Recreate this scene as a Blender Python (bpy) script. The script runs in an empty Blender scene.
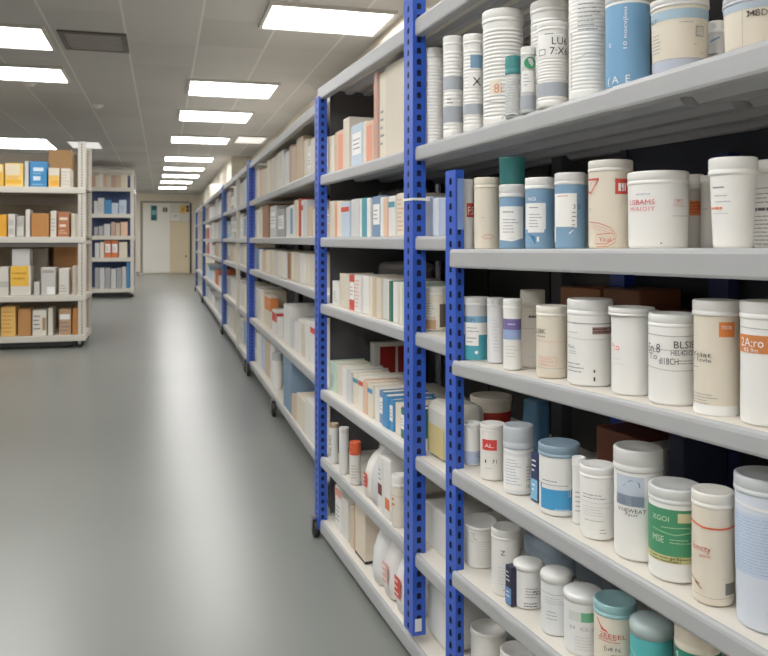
import bpy, bmesh, math, random
from mathutils import Vector, Matrix

S = bpy.context.scene
COL = S.collection
PI = math.pi

# ------------------------------------------------------------------ camera constants
F = 800.0; CX = 384.0; CY = 240.0; EYE = 1.4
TH = math.atan((CX - 163.0) / F)
CT, ST = math.cos(TH), math.sin(TH)

def w2c(x, y):            # world xy -> (camera right, depth)
    return x * CT - y * ST, x * ST + y * CT
def c2w(X, d):
    return X * CT + d * ST, -X * ST + d * CT

# ------------------------------------------------------------------ materials
def lin(c):
    c = c / 255.0
    return c / 12.92 if c <= 0.04045 else ((c + 0.055) / 1.055) ** 2.4
def rgb(r, g, b): return (lin(r), lin(g), lin(b), 1.0)

MATS = {}
def mat(name, col, rough=0.5, metal=0.0, noise=0.06, nscale=18.0, bump=0.0, bscale=60.0, spec=0.5, emit=None, alpha=None, trans=0.0):
    if name in MATS: return MATS[name]
    m = bpy.data.materials.new(name); m.use_nodes = True
    nt = m.node_tree; b = nt.nodes['Principled BSDF']
    b.inputs['Roughness'].default_value = rough
    b.inputs['Metallic'].default_value = metal
    b.inputs['Specular IOR Level'].default_value = spec
    tc = nt.nodes.new('ShaderNodeTexCoord')
    n = nt.nodes.new('ShaderNodeTexNoise'); n.inputs['Scale'].default_value = nscale; n.inputs['Detail'].default_value = 3
    nt.links.new(tc.outputs['Object'], n.inputs['Vector'])
    mx = nt.nodes.new('ShaderNodeMix'); mx.data_type = 'RGBA'
    c = rgb(*col)
    mx.inputs[6].default_value = tuple(v * (1 - noise) for v in c[:3]) + (1,)
    mx.inputs[7].default_value = tuple(min(1, v * (1 + noise)) for v in c[:3]) + (1,)
    nt.links.new(n.outputs['Fac'], mx.inputs[0])
    nt.links.new(mx.outputs[2], b.inputs['Base Color'])
    if bump:
        n2 = nt.nodes.new('ShaderNodeTexNoise'); n2.inputs['Scale'].default_value = bscale
        nt.links.new(tc.outputs['Object'], n2.inputs['Vector'])
        bp = nt.nodes.new('ShaderNodeBump'); bp.inputs['Strength'].default_value = bump; bp.inputs['Distance'].default_value = 0.01
        nt.links.new(n2.outputs['Fac'], bp.inputs['Height']); nt.links.new(bp.outputs['Normal'], b.inputs['Normal'])
    if emit:
        b.inputs['Emission Color'].default_value = (1.0, 0.99, 0.965, 1); b.inputs['Emission Strength'].default_value = emit
    if trans:
        b.inputs['Transmission Weight'].default_value = trans
    MATS[name] = m
    return m

def C(r, g, b, rough=0.55):     # quick matte/plastic colour
    return mat('col_%d_%d_%d_%d' % (r, g, b, int(rough * 100)), (r, g, b), rough, noise=0.035, nscale=14)

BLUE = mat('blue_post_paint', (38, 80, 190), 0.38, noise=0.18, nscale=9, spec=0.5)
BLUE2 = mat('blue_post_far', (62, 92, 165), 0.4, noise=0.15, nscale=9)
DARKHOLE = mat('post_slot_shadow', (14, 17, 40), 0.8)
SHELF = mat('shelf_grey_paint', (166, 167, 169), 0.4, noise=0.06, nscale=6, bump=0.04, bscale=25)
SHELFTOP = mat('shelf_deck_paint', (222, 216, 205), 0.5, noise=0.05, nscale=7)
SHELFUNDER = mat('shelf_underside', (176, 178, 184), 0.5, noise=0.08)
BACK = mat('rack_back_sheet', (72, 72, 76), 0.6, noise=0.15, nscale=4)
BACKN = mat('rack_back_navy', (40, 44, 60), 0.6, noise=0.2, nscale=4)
WHITEP = mat('white_plastic', (242, 241, 238), 0.38, noise=0.02, nscale=9)
CREAMP = mat('cream_plastic', (228, 218, 200), 0.42, noise=0.03, nscale=9)
GREYP = mat('grey_plastic', (190, 192, 196), 0.38, noise=0.03)
BLACKR = mat('black_rubber', (22, 22, 24), 0.55)
STEEL = mat('dull_steel', (150, 150, 152), 0.35, metal=0.9)
PALE = mat('pale_cream_frame', (214, 208, 196), 0.5, noise=0.06, nscale=5)
CARDB = mat('cardboard', (176, 128, 74), 0.8, noise=0.08, nscale=8)
INK = mat('black_ink', (38, 38, 42), 0.6)
INKM = mat('soft_ink', (84, 84, 90), 0.6)
INKG = mat('grey_ink', (138, 138, 142), 0.6)
RED = mat('red_ink', (206, 66, 52), 0.55)
PEACH = mat('peach_ink', (226, 150, 124), 0.55)

# ------------------------------------------------------------------ mesh helpers
def new_obj(name, me, parent=None, mats=(), smooth=False, loc=None, rz=0.0, world=None):
    o = bpy.data.objects.new(name, me); COL.objects.link(o)
    for m in mats: me.materials.append(m)
    if smooth:
        for p in me.polygons: p.use_smooth = True
    if parent is not None: o.parent = parent
    if loc is not None: o.location = loc
    o.rotation_euler.z = rz
    return o

class MB:
    """collects faces with a material slot each"""
    def __init__(s): s.v = []; s.f = []; s.m = []; s.sm = []
    def quad(s, a, b, c, d, mi=0, sm=False):
        n = len(s.v); s.v += [a, b, c, d]; s.f.append((n, n + 1, n + 2, n + 3)); s.m.append(mi); s.sm.append(sm)
    def poly(s, pts, mi=0):
        n = len(s.v); s.v += list(pts); s.f.append(tuple(range(n, n + len(pts)))); s.m.append(mi); s.sm.append(False)
    def box(s, x0, x1, y0, y1, z0, z1, mi=0):
        n = len(s.v)
        s.v += [(x0, y0, z0), (x1, y0, z0), (x1, y1, z0), (x0, y1, z0), (x0, y0, z1), (x1, y0, z1), (x1, y1, z1), (x0, y1, z1)]
        for f in ((0, 3, 2, 1), (4, 5, 6, 7), (0, 1, 5, 4), (1, 2, 6, 5), (2, 3, 7, 6), (3, 0, 4, 7)):
            s.f.append(tuple(n + i for i in f)); s.m.append(mi); s.sm.append(False)
    def lathe(s, prof, seg=36, mi=0, c=(0, 0, 0), smooth=True):
        """prof: list of (r, z); closed at r==0 ends"""
        rings = []
        for r, z in prof:
            if r < 1e-6:
                s.v.append((c[0], c[1], c[2] + z)); rings.append([len(s.v) - 1])
            else:
                n = len(s.v)
                for k in range(seg):
                    a = 2 * PI * k / seg
                    s.v.append((c[0] + r * math.cos(a), c[1] + r * math.sin(a), c[2] + z))
                rings.append(list(range(n, n + seg)))
        for A, B in zip(rings, rings[1:]):
            for k in range(seg):
                k2 = (k + 1) % seg
                if len(A) == 1 and len(B) == 1: continue
                if len(A) == 1: f = (A[0], B[k2], B[k])
                elif len(B) == 1: f = (A[k], A[k2], B[0])
                else: f = (A[k], A[k2], B[k2], B[k])
                s.f.append(f); s.m.append(mi); s.sm.append(smooth)
    def extrude(s, prof, y0, y1, mi=0, caps=True, closed=True):
        """prof: (x,z) loop, extruded along y"""
        n = len(s.v); k = len(prof)
        s.v += [(x, y0, z) for x, z in prof] + [(x, y1, z) for x, z in prof]
        for i in range(k if closed else k - 1):
            j = (i + 1) % k
            s.f.append((n + i, n + j, n + k + j, n + k + i)); s.m.append(mi); s.sm.append(False)
        if caps and closed:
            s.f.append(tuple(n + i for i in range(k))[::-1]); s.m.append(mi); s.sm.append(False)
            s.f.append(tuple(n + k + i for i in range(k))); s.m.append(mi); s.sm.append(False)
    def mesh(s, name):
        me = bpy.data.meshes.new(name); me.from_pydata(s.v, [], s.f)
        for p, mi, sm in zip(me.polygons, s.m, s.sm): p.material_index = mi; p.use_smooth = sm
        me.update()
        return me
    def obj(s, name, mats, parent=None, loc=None, rz=0.0, fix=False):
        me = s.mesh(name)
        if fix:
            bm = bmesh.new(); bm.from_mesh(me); bmesh.ops.recalc_face_normals(bm, faces=bm.faces); bm.to_mesh(me); bm.free()
        return new_obj(name, me, parent, mats if isinstance(mats, (list, tuple)) else [mats], loc=loc, rz=rz)

def bevel_box(sx, sy, sz, bev=0.004, seg=2, shear=0.0, taper=1.0, name='box'):
    """box with base centre at origin, rounded edges"""
    bm = bmesh.new()
    bmesh.ops.create_cube(bm, size=1.0)
    for v in bm.verts:
        z = v.co.z + 0.5
        k = taper if z > 0.5 else 1.0
        v.co = Vector((v.co.x * sx * k + shear * z * 0, v.co.y * sy * k + shear * z, z * sz))
    bmesh.ops.bevel(bm, geom=list(bm.edges), offset=min(bev, 0.3 * min(sx, sy, sz)), segments=seg, affect='EDGES', profile=0.5)
    me = bpy.data.meshes.new(name); bm.to_mesh(me); bm.free()
    for p in me.polygons: p.use_smooth = False
    return me

def empty(name, loc, rz=0.0):
    o = bpy.data.objects.new(name, None); COL.objects.link(o); o.location = loc; o.rotation_euler.z = rz
    o.empty_display_size = 0.05
    return o
LABELS = {}
def tag(o, label, cat, group=None, kind=None):
    if label:
        o['label'] = label
        if label in LABELS and not group: print('DUP LABEL', label)
        LABELS[label] = o.name
    if cat: o['category'] = cat
    if group: o['group'] = group
    if kind: o['kind'] = kind
    return o

# ------------------------------------------------------------------ lettering
GLYPHS = {}
def glyph_tris(text):
    """flat triangles of a string set at height 1, left-aligned at x=0; returns (verts2d, faces, width)"""
    if text in GLYPHS: return GLYPHS[text]
    cu = bpy.data.curves.new('lettering', 'FONT'); cu.body = text; cu.size = 1.38; cu.resolution_u = 2
    ob = bpy.data.objects.new('lettering', cu); COL.objects.link(ob)
    dg = bpy.context.evaluated_depsgraph_get()
    ev = ob.evaluated_get(dg); me = bpy.data.meshes.new_from_object(ev)
    vs = [(v.co.x, v.co.y) for v in me.vertices]; fs = [tuple(p.vertices) for p in me.polygons]
    bpy.data.objects.remove(ob); bpy.data.curves.remove(cu); bpy.data.meshes.remove(me)
    w = max((v[0] for v in vs), default=0.5)
    GLYPHS[text] = (vs, fs, w)
    return GLYPHS[text]

class Print:
    """printing on a surface given by a map (s along, v up, lift) -> xyz"""
    def __init__(s, fmap, step):
        s.mb = MB(); s.f = fmap; s.step = step; s.mats = []
    def mi(s, m):
        if m not in s.mats: s.mats.append(m)
        return s.mats.index(m)
    def rect(s, s0, s1, v0, v1, m, lift=0.0008):
        n = max(1, int(abs(s1 - s0) / s.step)); i = s.mi(m)
        for k in range(n):
            a = s0 + (s1 - s0) * k / n; b = s0 + (s1 - s0) * (k + 1) / n
            s.mb.quad(s.f(a, v0, lift), s.f(b, v0, lift), s.f(b, v1, lift), s.f(a, v1, lift), i, True)
    def tri(s, pts, m, lift=0.0014):
        s.mb.poly([s.f(a, v, lift) for a, v in pts], s.mi(m))
    def frame(s, s0, s1, v0, v1, t, m, lift=0.0014):
        s.rect(s0, s1, v0, v0 + t, m, lift); s.rect(s0, s1, v1 - t, v1, m, lift)
        s.rect(s0, s0 + t, v0, v1, m, lift); s.rect(s1 - t, s1, v0, v1, m, lift)
    def text(s, t, s0, v0, h, m, lift=0.0016, width=None):
        vs, fs, w = glyph_tris(t); i = s.mi(m)
        kx = h if width is None else width / max(w, 0.01)
        n = len(s.mb.v)
        s.mb.v += [s.f(s0 + x * kx, v0 + y * h, lift) for x, y in vs]
        for f in fs: s.mb.f.append(tuple(n + q for q in f)); s.mb.m.append(i); s.mb.sm.append(False)
    def lines(s, s0, s1, v0, v1, n, m, rng, h=0.35, lift=0.0012):
        if m is INK: m = INKM
        h *= 0.75
        dv = (v1 - v0) / max(n, 1)
        for k in range(n):
            v = v1 - (k + 0.7) * dv; x = s0; end = s0 + (s1 - s0) * rng.uniform(0.55, 1.0)
            while x < end:
                w = min((s1 - s0) * rng.uniform(0.06, 0.2), end - x)
                s.rect(x, x + w, v, v + dv * h, m, lift); x += w + (s1 - s0) * 0.022
    def curve(s, pts, t, m, lift=0.0014):
        i = s.mi(m)
        fine = [pts[0]]
        for (a, b), (c, d) in zip(pts, pts[1:]):
            k = max(1, int(abs(c - a) / 0.1)) if s.step < 1 else 1
            fine += [(a + (c - a) * q / k, b + (d - b) * q / k) for q in range(1, k + 1)]
        pts = fine
        for (a, b), (c, d) in zip(pts, pts[1:]):
            l = math.hypot(c - a, d - b) or 1; nx, ny = -(d - b) / l * t / 2, (c - a) / l * t / 2
            s.mb.quad(s.f(a - nx, b - ny, lift), s.f(c - nx, d - ny, lift), s.f(c + nx, d + ny, lift), s.f(a + nx, b + ny, lift), i)
    def obj(s, name, parent):
        return s.mb.obj(name, s.mats, parent)

# ------------------------------------------------------------------ camera
cam = bpy.data.cameras.new('camera'); co = bpy.data.objects.new('camera', cam); COL.objects.link(co)
co.location = (0, 0, EYE); co.rotation_euler = (PI / 2, 0, -TH)
cam.sensor_fit = 'HORIZONTAL'; cam.sensor_width = 36; cam.lens = 36 * F / 768
cam.shift_y = -(328 - CY) / 768
cam.dof.use_dof = True; cam.dof.focus_distance = 2.0; cam.dof.aperture_fstop = 9
cam.clip_start = 0.05
S.camera = co
S.view_settings.view_transform = 'Standard'
S.view_settings.look = 'None'
S.view_settings.exposure = 0.13
S.view_settings.gamma = 1.15

# ------------------------------------------------------------------ room
CEIL = 3.3; XL, XR = -7.0, 1.95; Y0, Y1 = -3.0, 34.2
def wall(name, mb, m):
    o = mb.obj(name, m); o['kind'] = 'structure'; return o
WALLM = mat('cream_wall_paint', (226, 218, 202), 0.75, noise=0.03, nscale=1.5)
WALLE = mat('end_wall_paint', (236, 227, 210), 0.75, noise=0.03, nscale=1.5)

def floor_mat():
    m = bpy.data.materials.new('grey_epoxy_floor'); m.use_nodes = True; nt = m.node_tree; b = nt.nodes['Principled BSDF']
    tc = nt.nodes.new('ShaderNodeTexCoord')
    n = nt.nodes.new('ShaderNodeTexNoise'); n.inputs['Scale'].default_value = 0.5; n.inputs['Detail'].default_value = 2
    nt.links.new(tc.outputs['Object'], n.inputs['Vector'])
    cr = nt.nodes.new('ShaderNodeValToRGB')
    cr.color_ramp.elements[0].color = rgb(110, 113, 109); cr.color_ramp.elements[1].color = rgb(120, 123, 118)
    cr.color_ramp.elements[0].position = 0.3; cr.color_ramp.elements[1].position = 0.7
    nt.links.new(n.outputs['Fac'], cr.inputs['Fac']); nt.links.new(cr.outputs['Color'], b.inputs['Base Color'])
    n2 = nt.nodes.new('ShaderNodeTexNoise'); n2.inputs['Scale'].default_value = 2.5; n2.inputs['Detail'].default_value = 2
    nt.links.new(tc.outputs['Object'], n2.inputs['Vector'])
    mr = nt.nodes.new('ShaderNodeMapRange'); mr.inputs[3].default_value = 0.282; mr.inputs[4].default_value = 0.295
    nt.links.new(n2.outputs['Fac'], mr.inputs[0]); nt.links.new(mr.outputs[0], b.inputs['Roughness'])
    b.inputs['Specular IOR Level'].default_value = 0.5
    return m

def ceil_mat():
    m = bpy.data.materials.new('ceiling_tiles'); m.use_nodes = True; nt = m.node_tree; b = nt.nodes['Principled BSDF']
    b.inputs['Roughness'].default_value = 0.85
    tc = nt.nodes.new('ShaderNodeTexCoord'); sp = nt.nodes.new('ShaderNodeSeparateXYZ')
    nt.links.new(tc.outputs['Object'], sp.inputs[0])
    def line(axis, off, per, half):
        a = nt.nodes.new('ShaderNodeMath'); a.operation = 'ADD'; a.inputs[1].default_value = off + 100 * per
        nt.links.new(sp.outputs[axis], a.inputs[0])
        mo = nt.nodes.new('ShaderNodeMath'); mo.operation = 'MODULO'; mo.inputs[1].default_value = per
        nt.links.new(a.outputs[0], mo.inputs[0])
        lt = nt.nodes.new('ShaderNodeMath'); lt.operation = 'LESS_THAN'; lt.inputs[1].default_value = half
        nt.links.new(mo.outputs[0], lt.inputs[0]); return lt
    lx = line('X', 0.99, 0.65, 0.022); ly = line('Y', 0.0, 1.0, 0.014)
    # random tint per tile
    vm = nt.nodes.new('ShaderNodeVectorMath'); vm.operation = 'SNAP'; vm.inputs[1].default_value = (0.65, 1.0, 100)
    va = nt.nodes.new('ShaderNodeVectorMath'); va.operation = 'ADD'; va.inputs[1].default_value = (0.99 + 65, 100, 0)
    nt.links.new(tc.outputs['Object'], va.inputs[0]); nt.links.new(va.outputs[0], vm.inputs[0])
    wn = nt.nodes.new('ShaderNodeTexWhiteNoise'); nt.links.new(vm.outputs[0], wn.inputs['Vector'])
    cr = nt.nodes.new('ShaderNodeValToRGB')
    cr.color_ramp.elements[0].color = rgb(174, 172, 170); cr.color_ramp.elements[1].color = rgb(187, 185, 183)
    nt.links.new(wn.outputs['Value'], cr.inputs['Fac'])
    mx = nt.nodes.new('ShaderNodeMix'); mx.data_type = 'RGBA'; mx.inputs[7].default_value = rgb(208, 206, 203)
    nt.links.new(lx.outputs[0], mx.inputs[0]); nt.links.new(cr.outputs['Color'], mx.inputs[6])
    mx2 = nt.nodes.new('ShaderNodeMix'); mx2.data_type = 'RGBA'; mx2.inputs[7].default_value = rgb(190, 188, 185)
    nt.links.new(ly.outputs[0], mx2.inputs[0]); nt.links.new(mx.outputs[2], mx2.inputs[6])
    nt.links.new(mx2.outputs[2], b.inputs['Base Color'])
    return m

m = MB(); m.box(XL, XR, Y0, Y1, -0.1, 0.0); wall('floor', m, floor_mat())
m = MB(); m.box(XL, XR, Y0, Y1, CEIL, CEIL + 0.1); wall('ceiling', m, ceil_mat())
m = MB(); m.box(XR, XR + 0.1, Y0, Y1, 0, CEIL); wall('wall_right', m, WALLM)
m = MB(); m.box(1.5, XR - 0.001, 18.45, Y1 - 0.001, 0.0, CEIL); wall('wall_right_far', m, WALLM)
m = MB(); m.box(XL - 0.1, XL, Y0, Y1, 0, CEIL); wall('wall_left', m, WALLM)
m = MB(); m.box(XL, XR, Y1, Y1 + 0.1, 0, CEIL); wall('wall_end', m, WALLE)
m = MB(); m.box(XL, XR, Y0 - 0.1, Y0, 0, CEIL); wall('wall_behind', m, WALLM)

def on_end(px, py):     # point of the end wall seen at a pixel
    k = (px - CX) / F
    d = Y1 / (CT - k * ST)
    x, y = c2w(k * d, d)
    return x, EYE + (CY - py) * d / F

# end wall: white door leaf, beige door leaf, white panel above it, baseboard
def end_panel(name, px0, px1, py0, py1, m, th=0.05, bev=0.01, off=0.0):
    x0, z1 = on_end(px0, py0); x1, _ = on_end(px1, py0); _, z0 = on_end((px0 + px1) / 2, py1)
    z0 = max(z0, 0.0)
    me = bevel_box(x1 - x0, th, z1 - z0, bev)
    o = new_obj(name, me, None, [m], loc=((x0 + x1) / 2, Y1 - th / 2 - off - 0.001, z0))
    return o
DW = mat('white_door_paint', (244, 240, 232), 0.5, noise=0.02, nscale=2)
DB = mat('beige_door_paint', (222, 206, 174), 0.5, noise=0.03, nscale=2)
o = end_panel('door_1', 143, 170, 203, 273, DW); o['kind'] = 'structure'
h = end_panel('trim_2', 170.3, 189.5, 203, 221, C(222, 219, 212)); h['kind'] = 'structure'
d2 = end_panel('door_2', 170.3, 189.5, 221.3, 273, DB); d2['kind'] = 'structure'
mb = MB(); mb.lathe([(0, 0), (0.035, 0.0), (0.03, 0.05), (0.0, 0.055)], 12)
hx, hz = on_end(186, 257)
hh = mb.obj('door_handle', BLACKR, d2); hh.rotation_euler = (PI / 2, 0, 0); hh.location = (hx - d2.location.x, -0.03, hz)
o = end_panel('trim_3', 189.8, 191.6, 203, 273, C(70, 66, 62)); o['kind'] = 'structure'
o = end_panel('trim_1', 140.3, 142.6, 201, 273, C(150, 142, 132)); o['kind'] = 'structure'
o = end_panel('trim_4', 142.8, 189.6, 201, 202.8, C(150, 142, 132)); o['kind'] = 'structure'
def end_sign(name, px0, px1, py0, py1, m, label, cat):
    x0, z1 = on_end(px0, py0); x1, z0 = on_end(px1, py1)
    e = empty(name, ((x0 + x1) / 2, Y1 - 0.0535, z0)); tag(e, label, cat)
    new_obj('board', bevel_box(x1 - x0, 0.02, z1 - z0, 0.006), e, [m], loc=(0, -0.0105, 0))
    return e, x1 - x0, z1 - z0
def sign_marks(e, w, h, rects):
    mb = MB()
    mats = []
    for (a0, a1, b0, b1, m) in rects:
        if m not in mats: mats.append(m)
        mb.box(-w / 2 + a0 * w, -w / 2 + a1 * w, -0.024, -0.021, b0 * h, b1 * h, mats.index(m))
    mb.obj('sign_print', mats, e)
e, w, hgt = end_sign('wall_sign', 151, 157, 205.5, 220.5, C(38, 112, 118), 'tall teal sign on the white door at the end of the aisle', 'sign')
sign_marks(e, w, hgt, [(0.2, 0.8, 0.78, 0.9, C(20, 70, 80)), (0.15, 0.85, 0.38, 0.66, C(120, 190, 186)), (0.2, 0.8, 0.12, 0.2, C(20, 70, 80))])
e, w, hgt = end_sign('pictogram_sign', 162.6, 167.6, 207, 212.5, C(216, 212, 204), 'small pale sign with dark pictograms on the white end door', 'sign')
sign_marks(e, w, hgt, [(0.08, 0.42, 0.1, 0.8, INK), (0.58, 0.92, 0.1, 0.8, INK), (0.2, 0.8, 0.86, 0.95, INKG)])
e, w, hgt = end_sign('notice', 180, 185.5, 205.5, 213.5, C(236, 196, 96), 'yellow notice above the beige door at the aisle end', 'notice')
sign_marks(e, w, hgt, [(0.2, 0.75, 0.3, 0.7, C(214, 160, 60))])
e, w, hgt = end_sign('paper_notice', 171.5, 179, 213, 220.5, C(238, 237, 233), 'white paper notice above the beige door, below the yellow one', 'notice')
sign_marks(e, w, hgt, [(0.2, 0.8, 0.6, 0.68, INKG), (0.2, 0.7, 0.4, 0.46, INKG)])
e, w, hgt = end_sign('small_sign', 186, 189, 205.5, 212, C(110, 44, 36), 'dark red small sign at the top corner of the door frame', 'sign')
sign_marks(e, w, hgt, [(0.2, 0.8, 0.4, 0.6, C(190, 150, 140))])
m = MB(); m.box(XL, on_end(139.5, 270)[0], Y1 - 0.02, Y1, 0, 0.1); wall('baseboard_end', m, C(160, 152, 140))
m = MB(); m.box(1.48, 1.4995, 23.0, Y1 - 0.021, 0, 0.1); wall('baseboard_right', m, C(160, 152, 140))

# ------------------------------------------------------------------ ceiling fittings
LIGHTM = mat('light_diffuser', (250, 248, 240), 0.6, emit=10.0, noise=0.0)
LIGHTD = mat('light_diffuser_dim', (240, 236, 226), 0.6, emit=0.55, noise=0.0)
FRAMEM = C(196, 192, 186)
def ceiling_light(x0, x1, y0, y1, label, m=None, group=None):
    e = empty('ceiling_light', ((x0 + x1) / 2, (y0 + y1) / 2, CEIL)); tag(e, label, 'light', group)
    a, b = (x1 - x0) / 2, (y1 - y0) / 2; t = 0.03
    mb = MB()
    mb.box(-a, a, -b, -b + t, -0.03, -0.001); mb.box(-a, a, b - t, b, -0.03, -0.001)
    mb.box(-a, -a + t, -b + t, b - t, -0.03, -0.001); mb.box(a - t, a, -b + t, b - t, -0.03, -0.001)
    mb.obj('frame', FRAMEM, e)
    mb = MB(); mb.box(-a + t, a - t, -b + t, b - t, -0.022, -0.004)
    mb.obj('diffuser', m or LIGHTM, e)
def yd(py): return 1900 * 0.8 / (CY - py)          # camera depth on the ceiling
def ceil_y(px, py):
    d = yd(py); return c2w((px - CX) / F * d, d)
ords = ['first', 'second', 'third', 'fourth', 'fifth', 'sixth', 'seventh', 'eighth', 'ninth', 'tenth', 'eleventh', 'twelfth', 'thirteenth', 'fourteenth', 'fifteenth', 'sixteenth', 'seventeenth', 'eighteenth', 'nineteenth', 'twentieth']
# (px left, px right, y far, y near)
rows = [(262, 393, 33, 2), (187, 277, 97, 78.5), (178, 252, 121.5, 108.5), (170, 230, 143, 135), (164, 214, 161, 155.5), (163, 205, 170, 166), (161.5, 200, 177, 173.5), (160, 193, 183, 180), (158, 187, 188.5, 186)]
for i, (pl, pr, yf, yn) in enumerate(rows):
    ym = (yf + yn) / 2
    xl, _ = ceil_y(pl, ym); xr, _ = ceil_y(pr, ym)
    yA = ceil_y((pl + pr) / 2, yf)[1]; yB = ceil_y((pl + pr) / 2, yn)[1]
    lo, hi = min(yA, yB), max(yA, yB)
    g_ = (hi - lo) * 0.09; lo += g_; hi -= g_
    if i == 0: xr = min(xr, 1.88)
    txt = ('square bright ceiling panel straight above the tall blue post, largest in view' if i == 0 else
           'bright ceiling light panel, %s in the line running above the right racks' % ords[i])
    ceiling_light(xl, xr, lo, min(hi, lo + 1.4), txt)
x, y = ceil_y(262, 140); ceiling_light(1.3, 1.86, y - 0.6, y + 0.4, 'small dim ceiling panel against the wall beside the fourth bright panel', LIGHTD)
for (pr, yf, yn, txt) in ((50, 48, 26, 'bright ceiling panel cut by the frame, beside the dark square vent'),
                          (67, 81, 67, 'bright ceiling panel cut by the frame, behind the one by the vent'),
                          (53, 148.5, 138, 'long bright ceiling panel hanging over the white rack of yellow cartons')):
    ym = (yf + yn) / 2; xr, _ = ceil_y(pr, ym)
    ys = sorted((ceil_y(pr, yf)[1], ceil_y(pr, yn)[1]))
    ceiling_light(xr - 1.3, xr, ys[0], ys[1], txt)
x, y = ceil_y(86, 144); ceiling_light(x - 0.32, x + 0.3, y - 0.6, y + 0.6, 'dim square ceiling panel between the white rack and the tall rack', LIGHTD)
# unseen fill panels, added to brighten the foreground and the far end
for (x, y) in ((-0.6, 4.0), (-0.6, 1.4), (-0.6, -1.2), (-2.4, 4.0), (-2.4, 1.4), (-2.4, -1.2), (0.9, 3.4), (-4.9, 12.0), (-4.9, 17.0), (-4.9, 22.0), (-3.3, 26.5), (-3.3, 29.0), (-3.3, 32.0), (-5.0, 27.5), (-5.0, 31.0)):
    ceiling_light(x - 0.55, x + 0.55, y - 0.55, y + 0.55, 'added square ceiling panel, unseen fill light over the room', None, 'added ceiling fill panels out of view')

x, y = ceil_y(95, 41)
v = empty('ceiling_vent', (x, y, CEIL)); tag(v, 'dark square air vent set in the grey tiled ceiling', 'vent')
mb = MB(); a, b = 0.3, 0.36
for k in range(4):
    pass
mb.box(-a, a, -b, -b + 0.05, -0.02, -0.001); mb.box(-a, a, b - 0.05, b, -0.02, -0.001); mb.box(-a, -a + 0.05, -b + 0.05, b - 0.05, -0.02, -0.001); mb.box(a - 0.05, a, -b + 0.05, b - 0.05, -0.02, -0.001)
mb.obj('frame', C(78, 74, 70), v)
mb = MB(); mb.box(-a + 0.05, a - 0.05, -b + 0.05, b - 0.05, -0.008, -0.002); mb.obj('backing', C(150, 148, 144), v)
mb = MB()
for k in range(7):
    yy = -b + 0.09 + k * 0.088
    mb.extrude([(-0.24, -0.018), (0.24, -0.018), (0.24, -0.010), (-0.24, -0.010)], yy, yy + 0.04)
mb.obj('slat', C(150, 146, 142), v)
for (px, py, txt) in ((98, 105, 'small round white smoke detector in the middle of the ceiling'), (30, 82.5, 'small pale ceiling disc beside the second cut-off light panel')):
    x, y = ceil_y(px, py)
    e = empty('smoke_detector', (x, y, CEIL)); tag(e, txt, 'detector')
    mb = MB(); mb.lathe([(0, -0.012), (0.075, -0.012), (0.08, -0.001), (0, -0.001)], 20); mb.obj('base', C(216, 212, 206), e)
    mb = MB(); mb.lathe([(0, -0.045), (0.045, -0.042), (0.055, -0.02), (0.055, -0.0125), (0, -0.0125)], 20); mb.obj('cover', C(226, 222, 216), e)

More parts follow.
